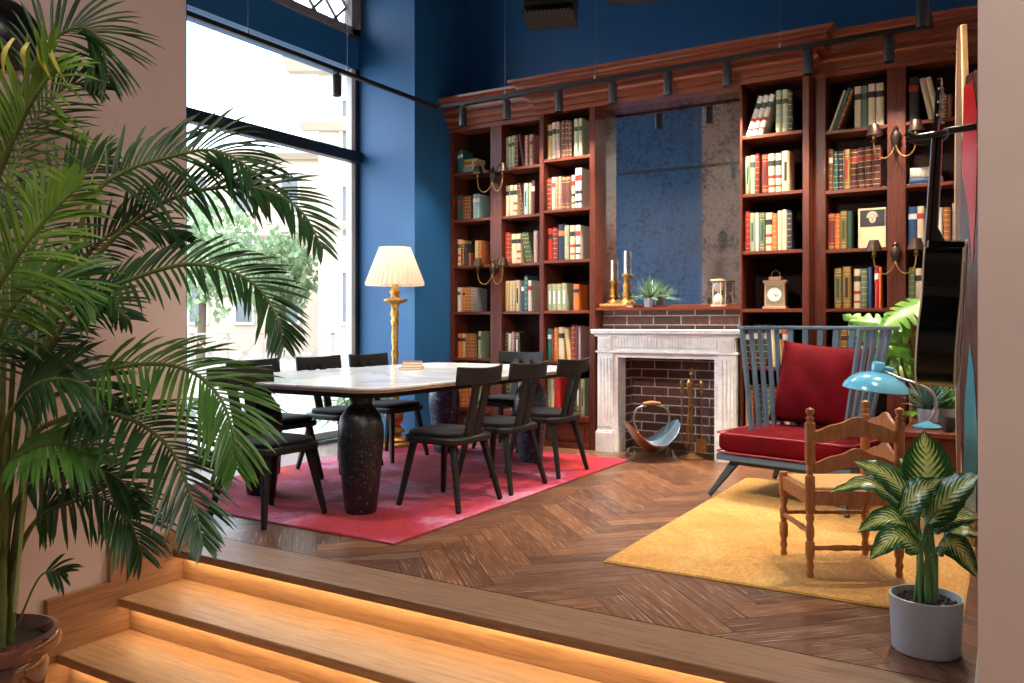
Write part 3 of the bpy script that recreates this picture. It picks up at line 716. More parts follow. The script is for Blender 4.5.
def light(kind,name,loc,power,col,parent=None,**k):
    l=bpy.data.lights.new(name,kind); l.energy=power; l.color=col
    for a,b in k.items(): setattr(l,a,b)
    o=bpy.data.objects.new(name,l); C.objects.link(o); o.location=loc
    if parent: o.parent=parent
    return o
WARM=(1,.78,.55)
light('POINT','lamp_glow',(0,0,1.74),4,(1,.82,.62),fl,shadow_soft_size=.04)

# ------------------------------------------------------------------ fireplace
fp=thing('fireplace','carved white marble fireplace with fluted pilasters below the mirror','fireplace',(-2.55,6.80,0))
def F(m,name,mt=MARBLE,**k): return m.build(name,mt,fp,**k)
F(M().prism([(-.085,1.05),(-.125,1.058),(-.125,1.075),(-.13,1.08),(-.13,1.095),(.12,1.095),(.12,1.05)],-.668,.668,'x'),'mantel_shelf',bevel=.004)
F(M().box(-.62,.62,-.07,.1,.885,1.05).box(-.65,.65,-.085,.1,1.03,1.05),'frieze',bevel=.003)
fl_=M()
for i in range(34):
    x=-.455+i*.91/33; fl_.box(x-.008,x+.008,-.084,-.069,.935,1.02)
F(fl_,'fluted_frieze')
F(M().box(-.64,.64,-.09,.1,.885,.905),'frieze_moulding',bevel=.006)
for sx in (-1,1):
    a,b=sorted((sx*.475,sx*.625))
    F(M().box(a,b,-.075,.1,.18,.885),'pilaster',bevel=.003)
    q=M()
    for i in range(4):
        x=a+.027+i*(b-a-.054)/3; q.box(x-.011,x+.011,-.085,-.07,.23,.84)
    F(q,'fluting',bevel=.004)
    F(M().box(a-.01,b+.01,-.095,.1,0,.18).box(a-.005,b+.005,-.088,.1,.18,.195),'plinth',bevel=.004)
    F(M().box(a+.01,b-.01,-.092,.0,.905,1.03),'corner_block',bevel=.004)
    q=M()
    for i in range(5):
        x=a+.03+i*(b-a-.06)/4; q.box(x-.006,x+.006,-.1,-.09,.93,1.01)
    F(q,'corner_fluting')
    c_,d_=sorted((sx*.435,sx*.475))
    F(M().box(c_,d_,-.055,.12,0,.885),'inner_jamb',bevel=.003)
F(M().box(-.435,.435,-.0545,.12,.845,.885),'lintel',bevel=.003)
# log basket
lb=thing('log_basket','copper and steel log basket with wooden handle in front of the fireplace','basket',(-2.61,6.60,0),R(38)); lb.scale=(.92,.92,.92)
def petal(sx,mt,nm):
    m=M()
    def fn(u,v):
        x=sx*.25*u; w=.26*(1-.10*u)*(1-max(0,(u-.45)/.55)**2.2)**.5+.004; y=(v*2-1)*w
        return (x,y,.055+.30*u**1.8+.10*(y/.26)**2*(1-.6*u))
    m.grid(fn,14,14); return m.build(nm,mt,lb,smooth=180,solid=.006,fix=False)
petal(-1,COPPER,'copper_side'); petal(1,GALV,'steel_side')
M().tube(bez([(-.13,0,.24),(-.17,0,.36),(-.14,0,.46),(-.05,0,.49)],10),.010,8).tube(bez([(.13,0,.24),(.17,0,.36),(.14,0,.46),(.05,0,.49)],10),.010,8).build('handle_frame',STEEL,lb,smooth=60)
M().tube([(-.08,0,.505),(0,0,.515),(.08,0,.505)],[.016,.02,.016],10).build('handle',HONEY,lb,smooth=60)
for x in (-.2,.18):
    for y in (-.11,.11): M().tube([(x*.9,y*.9,.09),(x,y,.03)],.009,8).lathe([(0,-.009),(.024,-.009),(.024,.009),(0,.009)],14,T=Matrix.Translation((x,y,.024))@Matrix.Rotation(PI/2,4,'X')).build('foot',STEEL,lb,smooth=40)
# tool set
ft=thing('fireplace_tool_set','brass fireplace tools hanging on a stand inside the hearth','fire tools',(-2.32,6.78,0))
M().lathe([(0,0),(.11,0),(.11,.012),(.04,.03),(.015,.05)],24).build('base',BRASS,ft,smooth=40)
M().tube([(0,0,.04),(0,0,.70)],.009,8).lathe([(0,.70),(.02,.715),(.014,.73),(.022,.75),(0,.775)],12).lathe([(.009,.44),(.028,.45),(.028,.47),(.009,.48)],12).build('pole',BRASS,ft,smooth=50)
M().bar((-.09,0,.63),(.09,0,.63),.012,.012).bar((0,-.07,.63),(0,.07,.63),.012,.012).build('hook_bar',BRASS,ft)
for nm,x,y,hd in (('poker',-.085,0,0),('shovel',.085,0,1),('tongs',0,-.07,2)):
    m=M().tube([(x,y,.13),(x,y,.62)],.006,8).lathe([(.006,.55),(.018,.57),(.012,.60),(.02,.63),(.016,.66),(0,.675)],10,(x,y,0))
    if hd==1: m.box(x-.045,x+.045,y-.006,y+.006,.06,.17)
    if hd==2: m.tube([(x-.02,y,.1),(x-.02,y,.3),(x,y,.42)],.005,6).tube([(x+.02,y,.1),(x+.02,y,.3),(x,y,.42)],.005,6)
    if hd==0: m.tube([(x,y,.13),(x+.03,y,.15)],.005,6)
    m.build(nm,BRASS,ft,smooth=50)

# things on the mirror shelf
SZ=1.289
bk=book(.036,.26,.18,'o',3,None,(-3.19,6.80,SZ+.018),0,'red-brown book lying under the two candlesticks on the mirror shelf','books on the mirror shelf',True)
del bk['group']
def candlestick(label,x,y,h,ch):
    t=thing('candlestick',label,'candlestick',(x,y,SZ+.0368),0,'gilt candlesticks with candles')
    M().lathe([(0,0),(.05,0),(.05,.015),(.035,.03),(.02,.045),(.03,h*.3),(.018,h*.4),(.024,h*.6),(.014,h*.72),(.018,h*.85),(.036,h*.93),(.036,h*.96),(.014,h),(0,h)],20).build('stem',GOLD,t,smooth=50)
    M().lathe([(0,h-.01),(.0115,h-.01),(.0105,h+ch),(.003,h+ch+.006),(0,h+ch+.006)],12).build('candle',CANDLE,t,smooth=50)
    M().tube([(0,0,h+ch),(0,0,h+ch+.016)],.0015,5).build('wick',BM['x'],t)
candlestick('shorter gilt candlestick with ivory candle on the mirror shelf',-3.13,6.943,.215,.18)
candlestick('taller gilt candlestick with ivory candle on the mirror shelf',-3.0,6.943,.275,.20)
def spiky(name,label,loc,n,L,mt,pot=None,spread=1,seed=3,width=.008):
    t=thing(name,label,'plant',loc); rnd=random.Random(seed); m=M()
    for i in range(n):
        a=rnd.uniform(0,2*PI); e=rnd.uniform(.25,1.25)*spread; l=L*rnd.uniform(.6,1.1); w=width*rnd.uniform(.8,1.3)
        d=Vector((math.cos(a),math.sin(a),0)); sd=Vector((-math.sin(a),math.cos(a),0)); k=5; vs=[]
        z0=.07 if pot else 0
        for j in range(k+1):
            s=j/k; p=d*(l*math.sin(e)*s)+Vector((0,0,z0+l*(math.cos(e)*s-.28*s*s*e)))
            ww=w*(1-s)**.6+.0004
            vs+=[p-sd*ww,p+Vector((0,0,ww*.5)),p+sd*ww]
        m.add(vs,[(j*3+q,j*3+q+1,j*3+q+4,j*3+q+3) for j in range(k) for q in (0,1)])
    m.build('leaves',mt,t,smooth=60,fix=False)
    if pot: M().lathe([(0,0),(pot*.8,0),(pot,.08),(pot*.95,.085),(pot*.9,.07),(0,.07)],20).build('pot',GREYPOT,t,smooth=40)
    return t
spiky('spider_plant','spiky pale green plant on the mirror shelf beside the candlesticks',(-2.74,6.86,SZ),90,.25,GRASSY,.045,1.05,3)
PALEW=mat('pale_bleached_wood',S(214,190,162),.5,0,.12,20)
HGL=mat('cloudy_glass_bulb',S(226,222,214),.15)
hg=thing('hourglass','pale wooden hourglass standing on the mirror shelf','hourglass',(-2.11,6.85,SZ))
M().lathe([(0,0),(.065,0),(.065,.016),(0,.016)],20).build('base',PALEW,hg,smooth=40); M().lathe([(0,.214),(.065,.214),(.065,.23),(0,.23)],20).build('cap',PALEW,hg,smooth=40)
for k in range(5): M().tube([(.055*math.cos(k*1.257+.3),.055*math.sin(k*1.257+.3),.01),(.055*math.cos(k*1.257+.3),.055*math.sin(k*1.257+.3),.22)],.005,8).build('post',PALEW,hg,smooth=60)
M().lathe([(.03,.018),(.042,.05),(.034,.09),(.006,.115),(.034,.14),(.042,.18),(.03,.212)],20).build('glass_bulb',HGL,hg,smooth=80)
M().lathe([(0,.019),(.036,.03),(.03,.06),(0,.08)],16).build('sand',PAGES,hg,smooth=60)

# clock on the shelf
ck=thing('mantel_clock','small carriage clock with carrying handle on the bookcase shelf','clock',(-1.645,6.88,ZS[2]+.001))
M().box(-.095,.095,-.05,.06,0,.02).box(-.082,.082,-.04,.05,.02,.21).box(-.093,.093,-.048,.058,.21,.232).box(-.05,.05,-.03,.04,.232,.262).build('case',mat('pale_brass_case',S(196,160,128),.45,.4,.12,20),ck,bevel=.004)
M().box(-.066,.066,-.044,-.039,.036,.194).build('dial_plate',mat('engraved_dial',S(150,138,112),.5,.3,.35,70,.1),ck)
M().lathe([(.0,-.001),(.054,-.001),(.056,.002),(.0,.002)],28,T=Matrix.Translation((0,-.0455,.115))@Matrix.Rotation(PI/2,4,'X')).build('dial',PAPERWHITE,ck,smooth=40)
M().bar((0,-.049,.115),(.03,-.049,.112),.005,.002).bar((0,-.049,.115),(.012,-.049,.10),.006,.002).build('clock_hand',BM['x'],ck)
tk=M()
for k in range(12):
    a=k*PI/6; tk.bar((.042*math.cos(a),-.0485,.115+.042*math.sin(a)),(.05*math.cos(a),-.0485,.115+.05*math.sin(a)),.003,.001)
tk.build('hour_markings',BM['x'],ck)
M().tube(bez([(-.03,0,.262),(-.032,0,.29),(0,0,.315),(.032,0,.29),(.03,0,.262)],12),.005,8).build('handle',BRASS,ck,smooth=60)
# picture book with classical head (generic)
pb=thing('picture_book','beige book with black cover picture of a face, standing on the shelf','book',(-.93,6.965,ZS[3]+.002))
M().box(-.10,.10,-.01,.03,0,.31).build('cover',mat('beige_cover',S(214,190,150),.6),pb,bevel=.003)
M().box(-.096,.094,-.004,.027,-.0,.306).build('pages',PAGES,pb)
M().box(-.085,.094,-.012,-.0095,.165,.295).build('cover_picture',BM['x'],pb)
fm=M().lathe([(0,-.002),(.7,-.001),(1,.001),(0,.003)],20,T=Matrix.Translation((.005,-.0125,.228))@Matrix.Rotation(PI/2,4,'X')@Matrix.Diagonal((.026,.036,1,1)))
for a in range(14): 
    th=PI*.05+a*PI*1.0/14*1.0; fm.tube([(.005+.027*math.cos(th),-.0125,.236+.03*math.sin(th)),(.005+.044*math.cos(th),-.0125,.236+.05*math.sin(th))],[.006,.003],6)
fm.build('printed_head',mat('pale_print',S(190,180,160),.7),pb)
ff=M()
for sx in (-1,1): ff.box(.005+sx*.011-.005,.005+sx*.011+.005,-.0165,-.0155,.233,.237)
ff.box(.003,.007,-.0165,-.0155,.214,.231).box(-.004,.014,-.0165,-.0155,.206,.209)
ff.build('printed_features',BM['x'],pb)
# dark leaning frame on bay 2
# ------------------------------------------------------------------ sconces
def sconce(label,x,z,parent=None):
    t=thing('wall_sconce',label,'wall lamp',(x,YW-.013,z),0,'twin arm sconces on the pilasters')
    M().lathe([(.0,0),(.042,0),(.042,-.008),(.03,-.02),(.012,-.03),(.012,-.045)],20,T=Matrix.Rotation(PI/2,4,'X')@Matrix.Rotation(PI,4,'X')@Matrix.Scale(1,4)).build('backplate',BRONZE,t,smooth=50)
    M().lathe([(0,-.09),(.014,-.08),(.022,-.055),(.03,-.03),(.036,0),(.03,.035),(.016,.05),(.022,.065),(.01,.08),(0,.095)],18,(0,-.045,0)).build('baluster',BRONZE,t,smooth=50)
    for sx in (-1,1):
        M().tube(bez([(0,-.06,-.06),(sx*.03,-.075,-.13),(sx*.08,-.09,-.16),(sx*.13,-.10,-.12),(sx*.145,-.10,-.05),(sx*.145,-.10,-.02)],18),.0055,8).build('arm',BRASS,t,smooth=60)
        M().lathe([(0,-.03),(.022,-.025),(.01,-.01),(.013,.0),(.013,.05),(0,.05)],14,(sx*.145,-.10,0)).build('candle_holder',BRASS,t,smooth=50)
        sh=M().lathe([(.060,.015),(.061,.02),(.034,.10),(.033,.10),(.059,.019)],24,(sx*.145,-.10,0)).build('lamp_shade',SHADEMETAL,t,smooth=40)
        light('POINT','sconce_glow',(sx*.145,-.10,.05),.25,(1,.62,.3),t,shadow_soft_size=.012)
    return t
sconce('twin shaded sconce, upper one on the pilaster beside the blue pier',-4.37,2.60)
sconce('twin shaded sconce, lower one on the pilaster beside the blue pier',-4.37,1.69)
sconce('twin shaded sconce, upper one on the pilaster beside the guitar',-.75,2.56)
sconce('twin shaded sconce, lower one on the pilaster beside the guitar',-.75,1.68)

# ------------------------------------------------------------------ ceiling track with spotlights
ZTR=3.235
tr=thing('light_track','black suspended ceiling track running round above the dining table','light track',(-2.6,4.9,ZTR))
def tl(m,nm,mt,**k):
    m.v=[tuple(Vector(v)-Vector((-2.6,4.9,ZTR))) for v in m.v]; return m.build(nm,mt,tr,**k)
for a,b in (((-4.767,6.46),(-.463,6.46)),((-4.75,6.46),(-4.75,3.3)),((-.48,6.46),(-.48,3.3)),((-4.767,3.3),(-.463,3.3))):
    tl(M().bar((a[0],a[1],ZTR),(b[0],b[1],ZTR),.034,.034),'track_rail',BLACKMETAL,bevel=.003)
for x,y in ((-3.984,6.46),(-3.072,6.46),(-1.513,6.46),(-4.75,5.19),(-4.75,4.14),(-3.6,3.3),(-1.6,3.3)):
    tl(M().tube([(x,y,ZTR+.02),(x,y,ZC)],.002,5),'suspension_wire',STEEL)
    tl(M().tube([(x,y,ZTR+.015),(x,y,ZTR+.05)],.008,8),'wire_clamp',STEEL)
LENS=emit('spot_lens',(1,.9,.75,1),4)
def spot(label,x,y,power,aim=None,size=78):
    t=thing('track_spotlight',label,'spotlight',(x,y,ZTR-.215),0,'spotlights on the ceiling track')
    M().lathe([(.030,0),(.037,.0),(.037,.165),(.033,.172),(0,.172)],24).lathe([(.030,0),(.030,.02),(0,.02)],24).build('housing',SPOTMETAL,t,smooth=40)
    M().box(-.012,.012,-.012,.012,.17,.20).box(-.03,.03,-.015,.015,.188,.203).build('track_adapter',BLACKMETAL,t)
    M().lathe([(0,.006),(.028,.006),(.028,.01),(0,.01)],18).build('lens',LENS,t,smooth=40)
    l=light('SPOT','spot_beam',(0,0,-.01),power,(1,.86,.70),t,spot_size=R(size),spot_blend=.7,shadow_soft_size=.03)
    if aim:
        d=Vector(aim)-Vector((x,y,ZTR-.225)); l.rotation_euler=d.to_track_quat('-Z','Y').to_euler()
    return t
XS=[-4.453,-3.963,-3.423,-2.903,-2.412,-1.922,-1.307,-.75]
NM=['closest to the blue pier','second from the blue pier','third from the blue pier','over the upper corner of the mirror','over the middle of the mirror','over the clock side of the mirror','above the clock bay','above the sconce pilaster by the guitar']
AIM=[(-4.4,6.2,0),(-3.9,6.9,1.5),(-3.4,6.9,1.4),(-2.7,6.2,0),(-2.4,6.2,0),(-1.7,6.9,1.4),(-1.2,6.0,.3),(-.8,6.9,1.6)]
PW=[30,42,48,90,100,80,62,48]
for x,n_,a,p in zip(XS,NM,AIM,PW): spot('black cylinder spotlight on the bookcase track, '+n_,x,6.46,p*SPOTK,a,95)
spot('black cylinder spotlight on the track along the window',-4.75,5.066,60*SPOTK,(-4.2,5.0,0),90)
spot('black cylinder spotlight on the side track above the armchair',-.48,5.81,90*SPOTK,(-1.0,4.6,0),100)
for k,(x,y,a,p) in enumerate(((-3.1,3.3,(-3.0,3.9,0),70),(-1.9,3.3,(-2.5,6.6,.5),150),(-.48,4.5,(-.5,3.6,0),80))):  # unseen spots; the middle one is added to brighten the marble fireplace
    spot('black cylinder spotlight on the ceiling track, '+('on its near run above the red rug','added on its near run to light the fireplace','on its wall side above the guitar')[k],x,y,p*SPOTK,a,100)
# black ceiling speakers
def ceil_box(label,x,y,z,rz):
    t=thing('ceiling_loudspeaker',label,'speaker',(x,y,z),rz,'black ceiling loudspeakers')
    M().prism([(-.16,.0),(.10,-.05),(.20,.10),(.16,.34),(-.16,.34)],-.2,.2,'x').build('cabinet',BLACKMETAL,t,bevel=.012)
    m=M().box(-.20,.20,-.22,.16,-.085,-.065); m.build('bracket',BLACKMETAL,t,bevel=.005)
    M().box(-.04,.04,.0,.06,.34,ZC-z).build('ceiling_arm',BLACKMETAL,t)
    q=M()
    for i in range(12): q.box(-.17+i*.03,-.155+i*.03,-.223,-.219,-.08,-.07)
    q.build('perforated_edge',STEEL,t)
ceil_box('black ceiling loudspeaker on a bracket, the one closer to the window',-3.12,5.75,3.62,R(20))
ceil_box('black ceiling loudspeaker on a bracket, the one above the fireplace',-2.42,5.75,3.68,R(20))
# round speaker on the pink wall
ws=thing('wall_speaker','round black loudspeaker on the pink wall behind the palm top','speaker',(XP,1.89,2.38))
M().lathe([(.15,0),(.15,.03),(.135,.05),(.11,.055),(.1,.04),(0,.045)],28,T=Matrix.Rotation(PI/2,4,'Y')).build('housing',BLACKMETAL,ws,smooth=50)
M().lathe([(0,.075),(.05,.07),(.095,.045),(.09,.04),(0,.06)],24,T=Matrix.Rotation(PI/2,4,'Y')).build('cone',mat('speaker_cone',S(20,20,24),.3),ws,smooth=60)

# ------------------------------------------------------------------ armchair
ac=thing('armchair','low slate-blue spindle armchair with a red velvet seat by the bookcase','armchair',(-1.68,5.40,.012),R(-14))
M().box(0,.9,0,.035,.232,.275).box(0,.9,.735,.77,.232,.275).box(0,.035,.035,.735,.232,.275).box(.865,.9,.035,.735,.232,.275).box(.035,.865,.035,.735,.245,.262).build('seat_frame',SLATE,ac,bevel=.006)
M().bar((.10,.06,.22),(.80,.06,.22),.05,.03,up=(0,0,1)).bar((.10,.70,.22),(.80,.70,.22),.05,.03).build('under_rail',SLATED,ac,bevel=.006)
for x,y,fx,fy in ((.12,.07,-.02,-.05),(.78,.07,.90,-.05),(.12,.70,.0,.80),(.78,.70,.90,.80)):
    M().bar((x,y,.24),(fx,fy,0),.055,.045,0,.028,.026,up=(0,1,0)).build('leg',SLATED,ac,bevel=.006)
def puff(x0,x1,y0,y1,z0,z1,n=20,ex=6,bul=.03):
    """soft box cushion"""
    m=M(); cx,cy,cz=(x0+x1)/2,(y0+y1)/2,(z0+z1)/2; a,b,c=(x1-x0)/2,(y1-y0)/2,(z1-z0)/2
    def f(u,v):
        th=u*2*PI; ph=(v-.5)*PI
        sg=lambda t,e:math.copysign(abs(t)**e,t)
        e1=.28; e2=.22
        x=sg(math.cos(ph),e1)*sg(math.cos(th),e2); y=sg(math.cos(ph),e1)*sg(math.sin(th),e2); z=sg(math.sin(ph),.45)
        z*=1+.25*max(0,1-x*x)*max(0,1-y*y)*(bul/.03)
        return (cx+a*x,cy+b*y,cz+c*z)
    m.grid(f,64,24); return m
cu=puff(-.012,.912,-.02,.70,.277,.425,bul=.03).build('seat_cushion',VELVET,ac,smooth=180)
for z in (.412,.288): 
    P=[(x,y,z) for x,y in rrect(-.008,.908,-.011,.696,.05,5)]; P.append(P[0]); M().tube(P,.0055,6,cap=False).build('piping',PIPING,cu,smooth=180)
TOPZ=1.105
top=[(.14,.07),(.12,.70),(.90,.70),(.89,.15)]; bot=[(.20,.12),(.19,.64),(.74,.64),(.75,.20)]
for i in range(3): M().bar((top[i][0],top[i][1],TOPZ),(top[i+1][0],top[i+1][1],TOPZ),.05,.024).build('top_rail',SLATE,ac,bevel=.005)
for i,cnt in ((0,5),(1,7),(2,5)):
    for k in range(cnt):
        t=(k+.5)/cnt if i==1 else ((k+.15)/cnt if i==0 else (k+.85)/cnt)
        A=[top[i][q]+(top[i+1][q]-top[i][q])*t for q in (0,1)]; B=[bot[i][q]+(bot[i+1][q]-bot[i][q])*t for q in (0,1)]
        dr=Vector((top[i+1][0]-top[i][0],top[i+1][1]-top[i][1],0)).normalized()
        M().bar((B[0],B[1],.27),(A[0],A[1],TOPZ),.018,.042,up=tuple(dr)).build('spindle',SLATE,ac,bevel=.003)
# pillow: own thing, leaning on the back
def pillow_mesh(w,h,d):
    m=M(); n=18
    for sg in (1,-1):
        def f(u,v):
            x,z=(u*2-1),(v*2-1); e=(1-abs(x)**2.6)*(1-abs(z)**2.6); pinch=1-.07*(1-abs(x)**2)*abs(z)-.07*(1-abs(z)**2)*abs(x)
            wr=.010*math.sin(7*x+5*z+1.2*sg)*e
            px=x*w/2*(1-.06*(1-z*z)*abs(x)); pz=z*h/2*(1-.06*(1-x*x)*abs(z))
            return (px,sg*(d/2*max(e,0)**.55+wr),pz+h/2)
        m.grid(f,n,n)
    return m
pl=pillow_mesh(.64,.58,.18)
T=Matrix.Translation((-1.14,5.76,.452))@Matrix.Rotation(R(-12),4,'Z')@Matrix.Rotation(R(-17),4,'X')@Matrix.Rotation(R(4),4,'Y')
pl.v=[tuple(T@Vector(v)) for v in pl.v]
o=pl.build('pillow',VELVET,None,smooth=180,loc=(-1.14,5.76,.452)); bm=bmesh.new(); bm.from_mesh(o.data); bmesh.ops.remove_doubles(bm,verts=bm.verts,dist=.0008); bmesh.ops.recalc_face_normals(bm,faces=bm.faces); bm.to_mesh(o.data); bm.free()
tag(o,'square red velvet pillow leaning on the back of the slate-blue armchair','pillow')

# ------------------------------------------------------------------ corner chair
cc=thing('corner_chair','small honey wooden corner chair with turned posts and scalloped back slats','chair',(-.693,4.112,.0115),R(31))
def turned(h,fin):
    p=[(.013,0),(.017,.01),(.012,.03),(.019,.05),(.014,.075),(.021,.10),(.021,.155),(.014,.165),(.019,.185),(.0195,.22),(.013,.24),(.020,.265),(.014,.285),(.022,.30),(.022,.40)]
    if fin: p+=[(.022,.45),(.013,.46),(.019,.48),(.013,.50),(.022,.515),(.022,.60),(.023,.69),(.013,.70),(.019,.712),(.010,.722),(.019,.738),(.018,.752),(0,.762)]
    else: p+=[(.02,.408),(0,.41)]
    return p
for x,y,fin in ((-.2,-.18,1),(.2,-.18,1),(.2,.18,1),(-.2,.18,0)):
    M().lathe(turned(.76,fin),14,(x,y,0)).build('post',HONEY,cc,smooth=40)
for a,b in (((-.2,-.18),(.2,-.18)),((.2,-.18),(.2,.18)),((.2,.18),(-.2,.18)),((-.2,.18),(-.2,-.18))):
    M().bar((a[0],a[1],.355),(b[0],b[1],.355),.02,.066).build('seat_rail',HONEY,cc,bevel=.004)
for a,b,z in (((-.2,-.18),(.2,-.18),.13),((-.2,.18),(.2,.18),.21),((-.2,-.18),(-.2,.18),.20),((.2,-.18),(.2,.18),.20)):
    A=Vector((*a,z)); Bv=Vector((*b,z)); M().tube([A.lerp(Bv,t) for t in (0,.08,.2,.3,.42,.5,.58,.7,.8,.92,1)],[.009,.011,.009,.015,.010,.013,.010,.015,.009,.011,.009],10).build('stretcher',HONEY,cc,smooth=60)
m=M(); m.grid(lambda u,v:(-.19+.38*u,-.17+.34*v,.392-.012*math.sin(PI*u)*math.sin(PI*v)),16,16)
m.build('rush_seat',RUSH,cc,smooth=180,solid=.014)
def slat(axis,fixed,z0,z1,bow):
    m=M(); n=24; vs=[]
    for i in range(n+1):
        u=i/n*2-1; arch=.5+.5*math.cos(PI*u); wav=.10*math.cos(3*PI*u)
        zt=z1-.055+.055*(arch+wav); zb=z0-.0+.032*(arch-wav*.8)
        t=u*.183; off=bow*(1-u*u)
        for dd,z in ((-.009,zb),(.009,zb),(.009,zt),(-.009,zt)):
            vs.append((t,fixed+off+dd,z) if axis=='x' else (fixed+off+dd,t*.9,z))
    fs=[(i*4+k,i*4+(k+1)%4,(i+1)*4+(k+1)%4,(i+1)*4+k) for i in range(n) for k in range(4)]+[(3,2,1,0),(n*4,n*4+1,n*4+2,n*4+3)]
    m.add(vs,fs); return m
for z0,z1 in ((.60,.715),(.465,.575)):
    slat('x',-.18,z0,z1,-.02).build('back_slat',HONEY,cc,smooth=40,bevel=.003)
    slat('y',.2,z0,z1,.02).build('back_slat',HONEY,cc,smooth=40,bevel=.003)

# ------------------------------------------------------------------ side table, lamp and plants at the right wall
sd=thing('side_table','dark wooden side table against the wall under the guitar','table',(-.31,5.28,.0115))
M().box(-.21,.20,-.33,.33,.52,.548).build('table_top',MAHOGX,sd,bevel=.006)
M().box(-.19,.19,-.31,.31,.40,.52).build('drawer_case',MAHOG,sd,bevel=.004)
M().box(-.205,-.19,-.26,.26,.42,.505).build('drawer_front',MAHOGX,sd,bevel=.004)
for x in (-.17,.12):
    for y in (-.29,.29): M().bar((x,y,.42),(x,y,0),.045,.045,0,.03,.03).build('leg',MAHOG,sd,bevel=.004)
M().box(-.17,.12,-.29,.29,.16,.18).build('lower_shelf',MAHOGX,sd)
dl=thing('desk_lamp','blue enamel desk lamp with domed shade on a curved arm','lamp',(-.40,5.15,.5605))
M().lathe([(0,0),(.075,0),(.08,.012),(.05,.025),(.014,.04),(0,.045)],24).build('base',LAMPBLUE,dl,smooth=50)
M().tube(bez([(0,0,.03),(.035,0,.09),(.04,0,.16),(.01,.0,.215),(-.06,.01,.25),(-.14,.02,.275),(-.22,.04,.31)],24),.008,10).build('curved_arm',STEEL,dl,smooth=60)
Ts=Matrix.Translation((-.275,.05,.20))@Matrix.Rotation(R(6),4,'Y')
M().lathe([(.182,0),(.185,.004),(.175,.03),(.145,.065),(.10,.092),(.05,.105),(.03,.107),(.0,.107)],36,T=Ts).lathe([(.178,.002),(.168,.028),(.14,.06),(.095,.086),(.03,.1),(0,.1)],36,T=Ts).build('lamp_shade',LAMPBLUE,dl,smooth=50)
M().lathe([(0,.10),(.036,.10),(.038,.11),(.038,.155),(.03,.165),(0,.168)],20,T=Ts).tube([Ts@Vector((.03,0,.135)),Ts@Vector((.085,-.005,.13))],.013,10).build('lamp_holder',LAMPBLUE,dl,smooth=50)
M().lathe([(0,.03),(.028,.04),(.034,.065),(.02,.09),(0,.1)],14,T=Ts).build('bulb',mat('frosted_bulb',S(240,236,226),.4),dl,smooth=60)
spiky('agave','blue-green spiky plant on the side table below the guitar',(-.42,5.42,.5605),44,.27,leafmat('agave_leaf',S(70,110,108),S(130,166,160),.1),.06,.85,9,.014)
spiky('grass_plant','thin green grassy plant standing behind the desk lamp',(-.33,5.52,.5605),110,.26,BUSH,.06,.9,19,.006)
cb=thing('white_box','small white card box on the side table against the wall','box',(-.19,5.12,.5605),R(10))
M().box(-.04,.04,-.05,.05,0,.16).build('carton',PAPERWHITE,cb,bevel=.003); M().box(-.042,.042,-.052,.052,.135,.165).build('lid',PAPERWHITE,cb,bevel=.003)
cp=thing('cup','small dark round cup on the side table beside the white box','cup',(-.29,5.06,.5605))
M().lathe([(0,0),(.028,0),(.036,.03),(.036,.075),(.031,.075),(.03,.01),(0,.01)],20).build('cup_body',BM['x'],cp,smooth=40); M().tube(bez([(.034,0,.06),(.06,0,.05),(.034,0,.02)],8),.004,6).build('handle',BM['x'],cp,smooth=60)
# monstera on a moss pole
def monstera_leaf(base,tip,width,nrm,seed):
    base=Vector(base); tip=Vector(tip); ax=(tip-base); L=ax.length; ax/=L; n=Vector(nrm).normalized(); sd=ax.cross(n).normalized(); n=sd.cross(ax)
    m=M()
    def P(t,s): # t along, s lateral -1..1
        prof=math.sin(PI*min(1,(t*.86+.14))**.8)**.75
        sag=-.18*L*t*t-.10*width*s*s
        return base+ax*(L*(t-.06*(1-abs(s))*0))+sd*(s*width/2*prof)+n*(sag*1.0)-ax*(abs(s)*(.10*L if t<.3 else 0))
    k=7
    for sg in (-1,1):
        for j in range(k):
            t0,t1=j/k,(j+1)/k; g=.16/k
            a=[(t0,.0),(t1,.0),(t1,.32),(t0,.32)]
            q=6
            def f(u,v,t0=t0,t1=t1,sg=sg):
                s=v; gg=0 if s<.28 else (s-.28)/.72*.34/k
                tt=t0+gg+(t1-t0-2*gg)*u
                tt=min(1,tt+ .10*s*(1-t0)); return P(tt,sg*s*(1 if s<.9 else .95+.05*math.sin(PI*u)))
            m.grid(f,3,q)
    return m
mo=thing('monstera','bright green monstera climbing a moss pole behind the armchair','plant',(-.56,6.36,0))
M().lathe([(0,0),(.12,0),(.15,.26),(.155,.28),(.135,.28),(.13,.25),(0,.25)],28).build('pot',TERRA,mo,smooth=40)
M().lathe([(0,.245),(.13,.255),(0,.262)],20).build('soil',SOIL,mo,smooth=60)
MOSS=mat('coir_moss',S(140,84,40),.95,0,.5,60,.9)
for dx in (-.02,.07): M().tube([(dx,0,.2),(dx+.005,0,1.26 if dx<0 else 1.12)],.03,14).build('moss_pole',MOSS,mo,smooth=60)
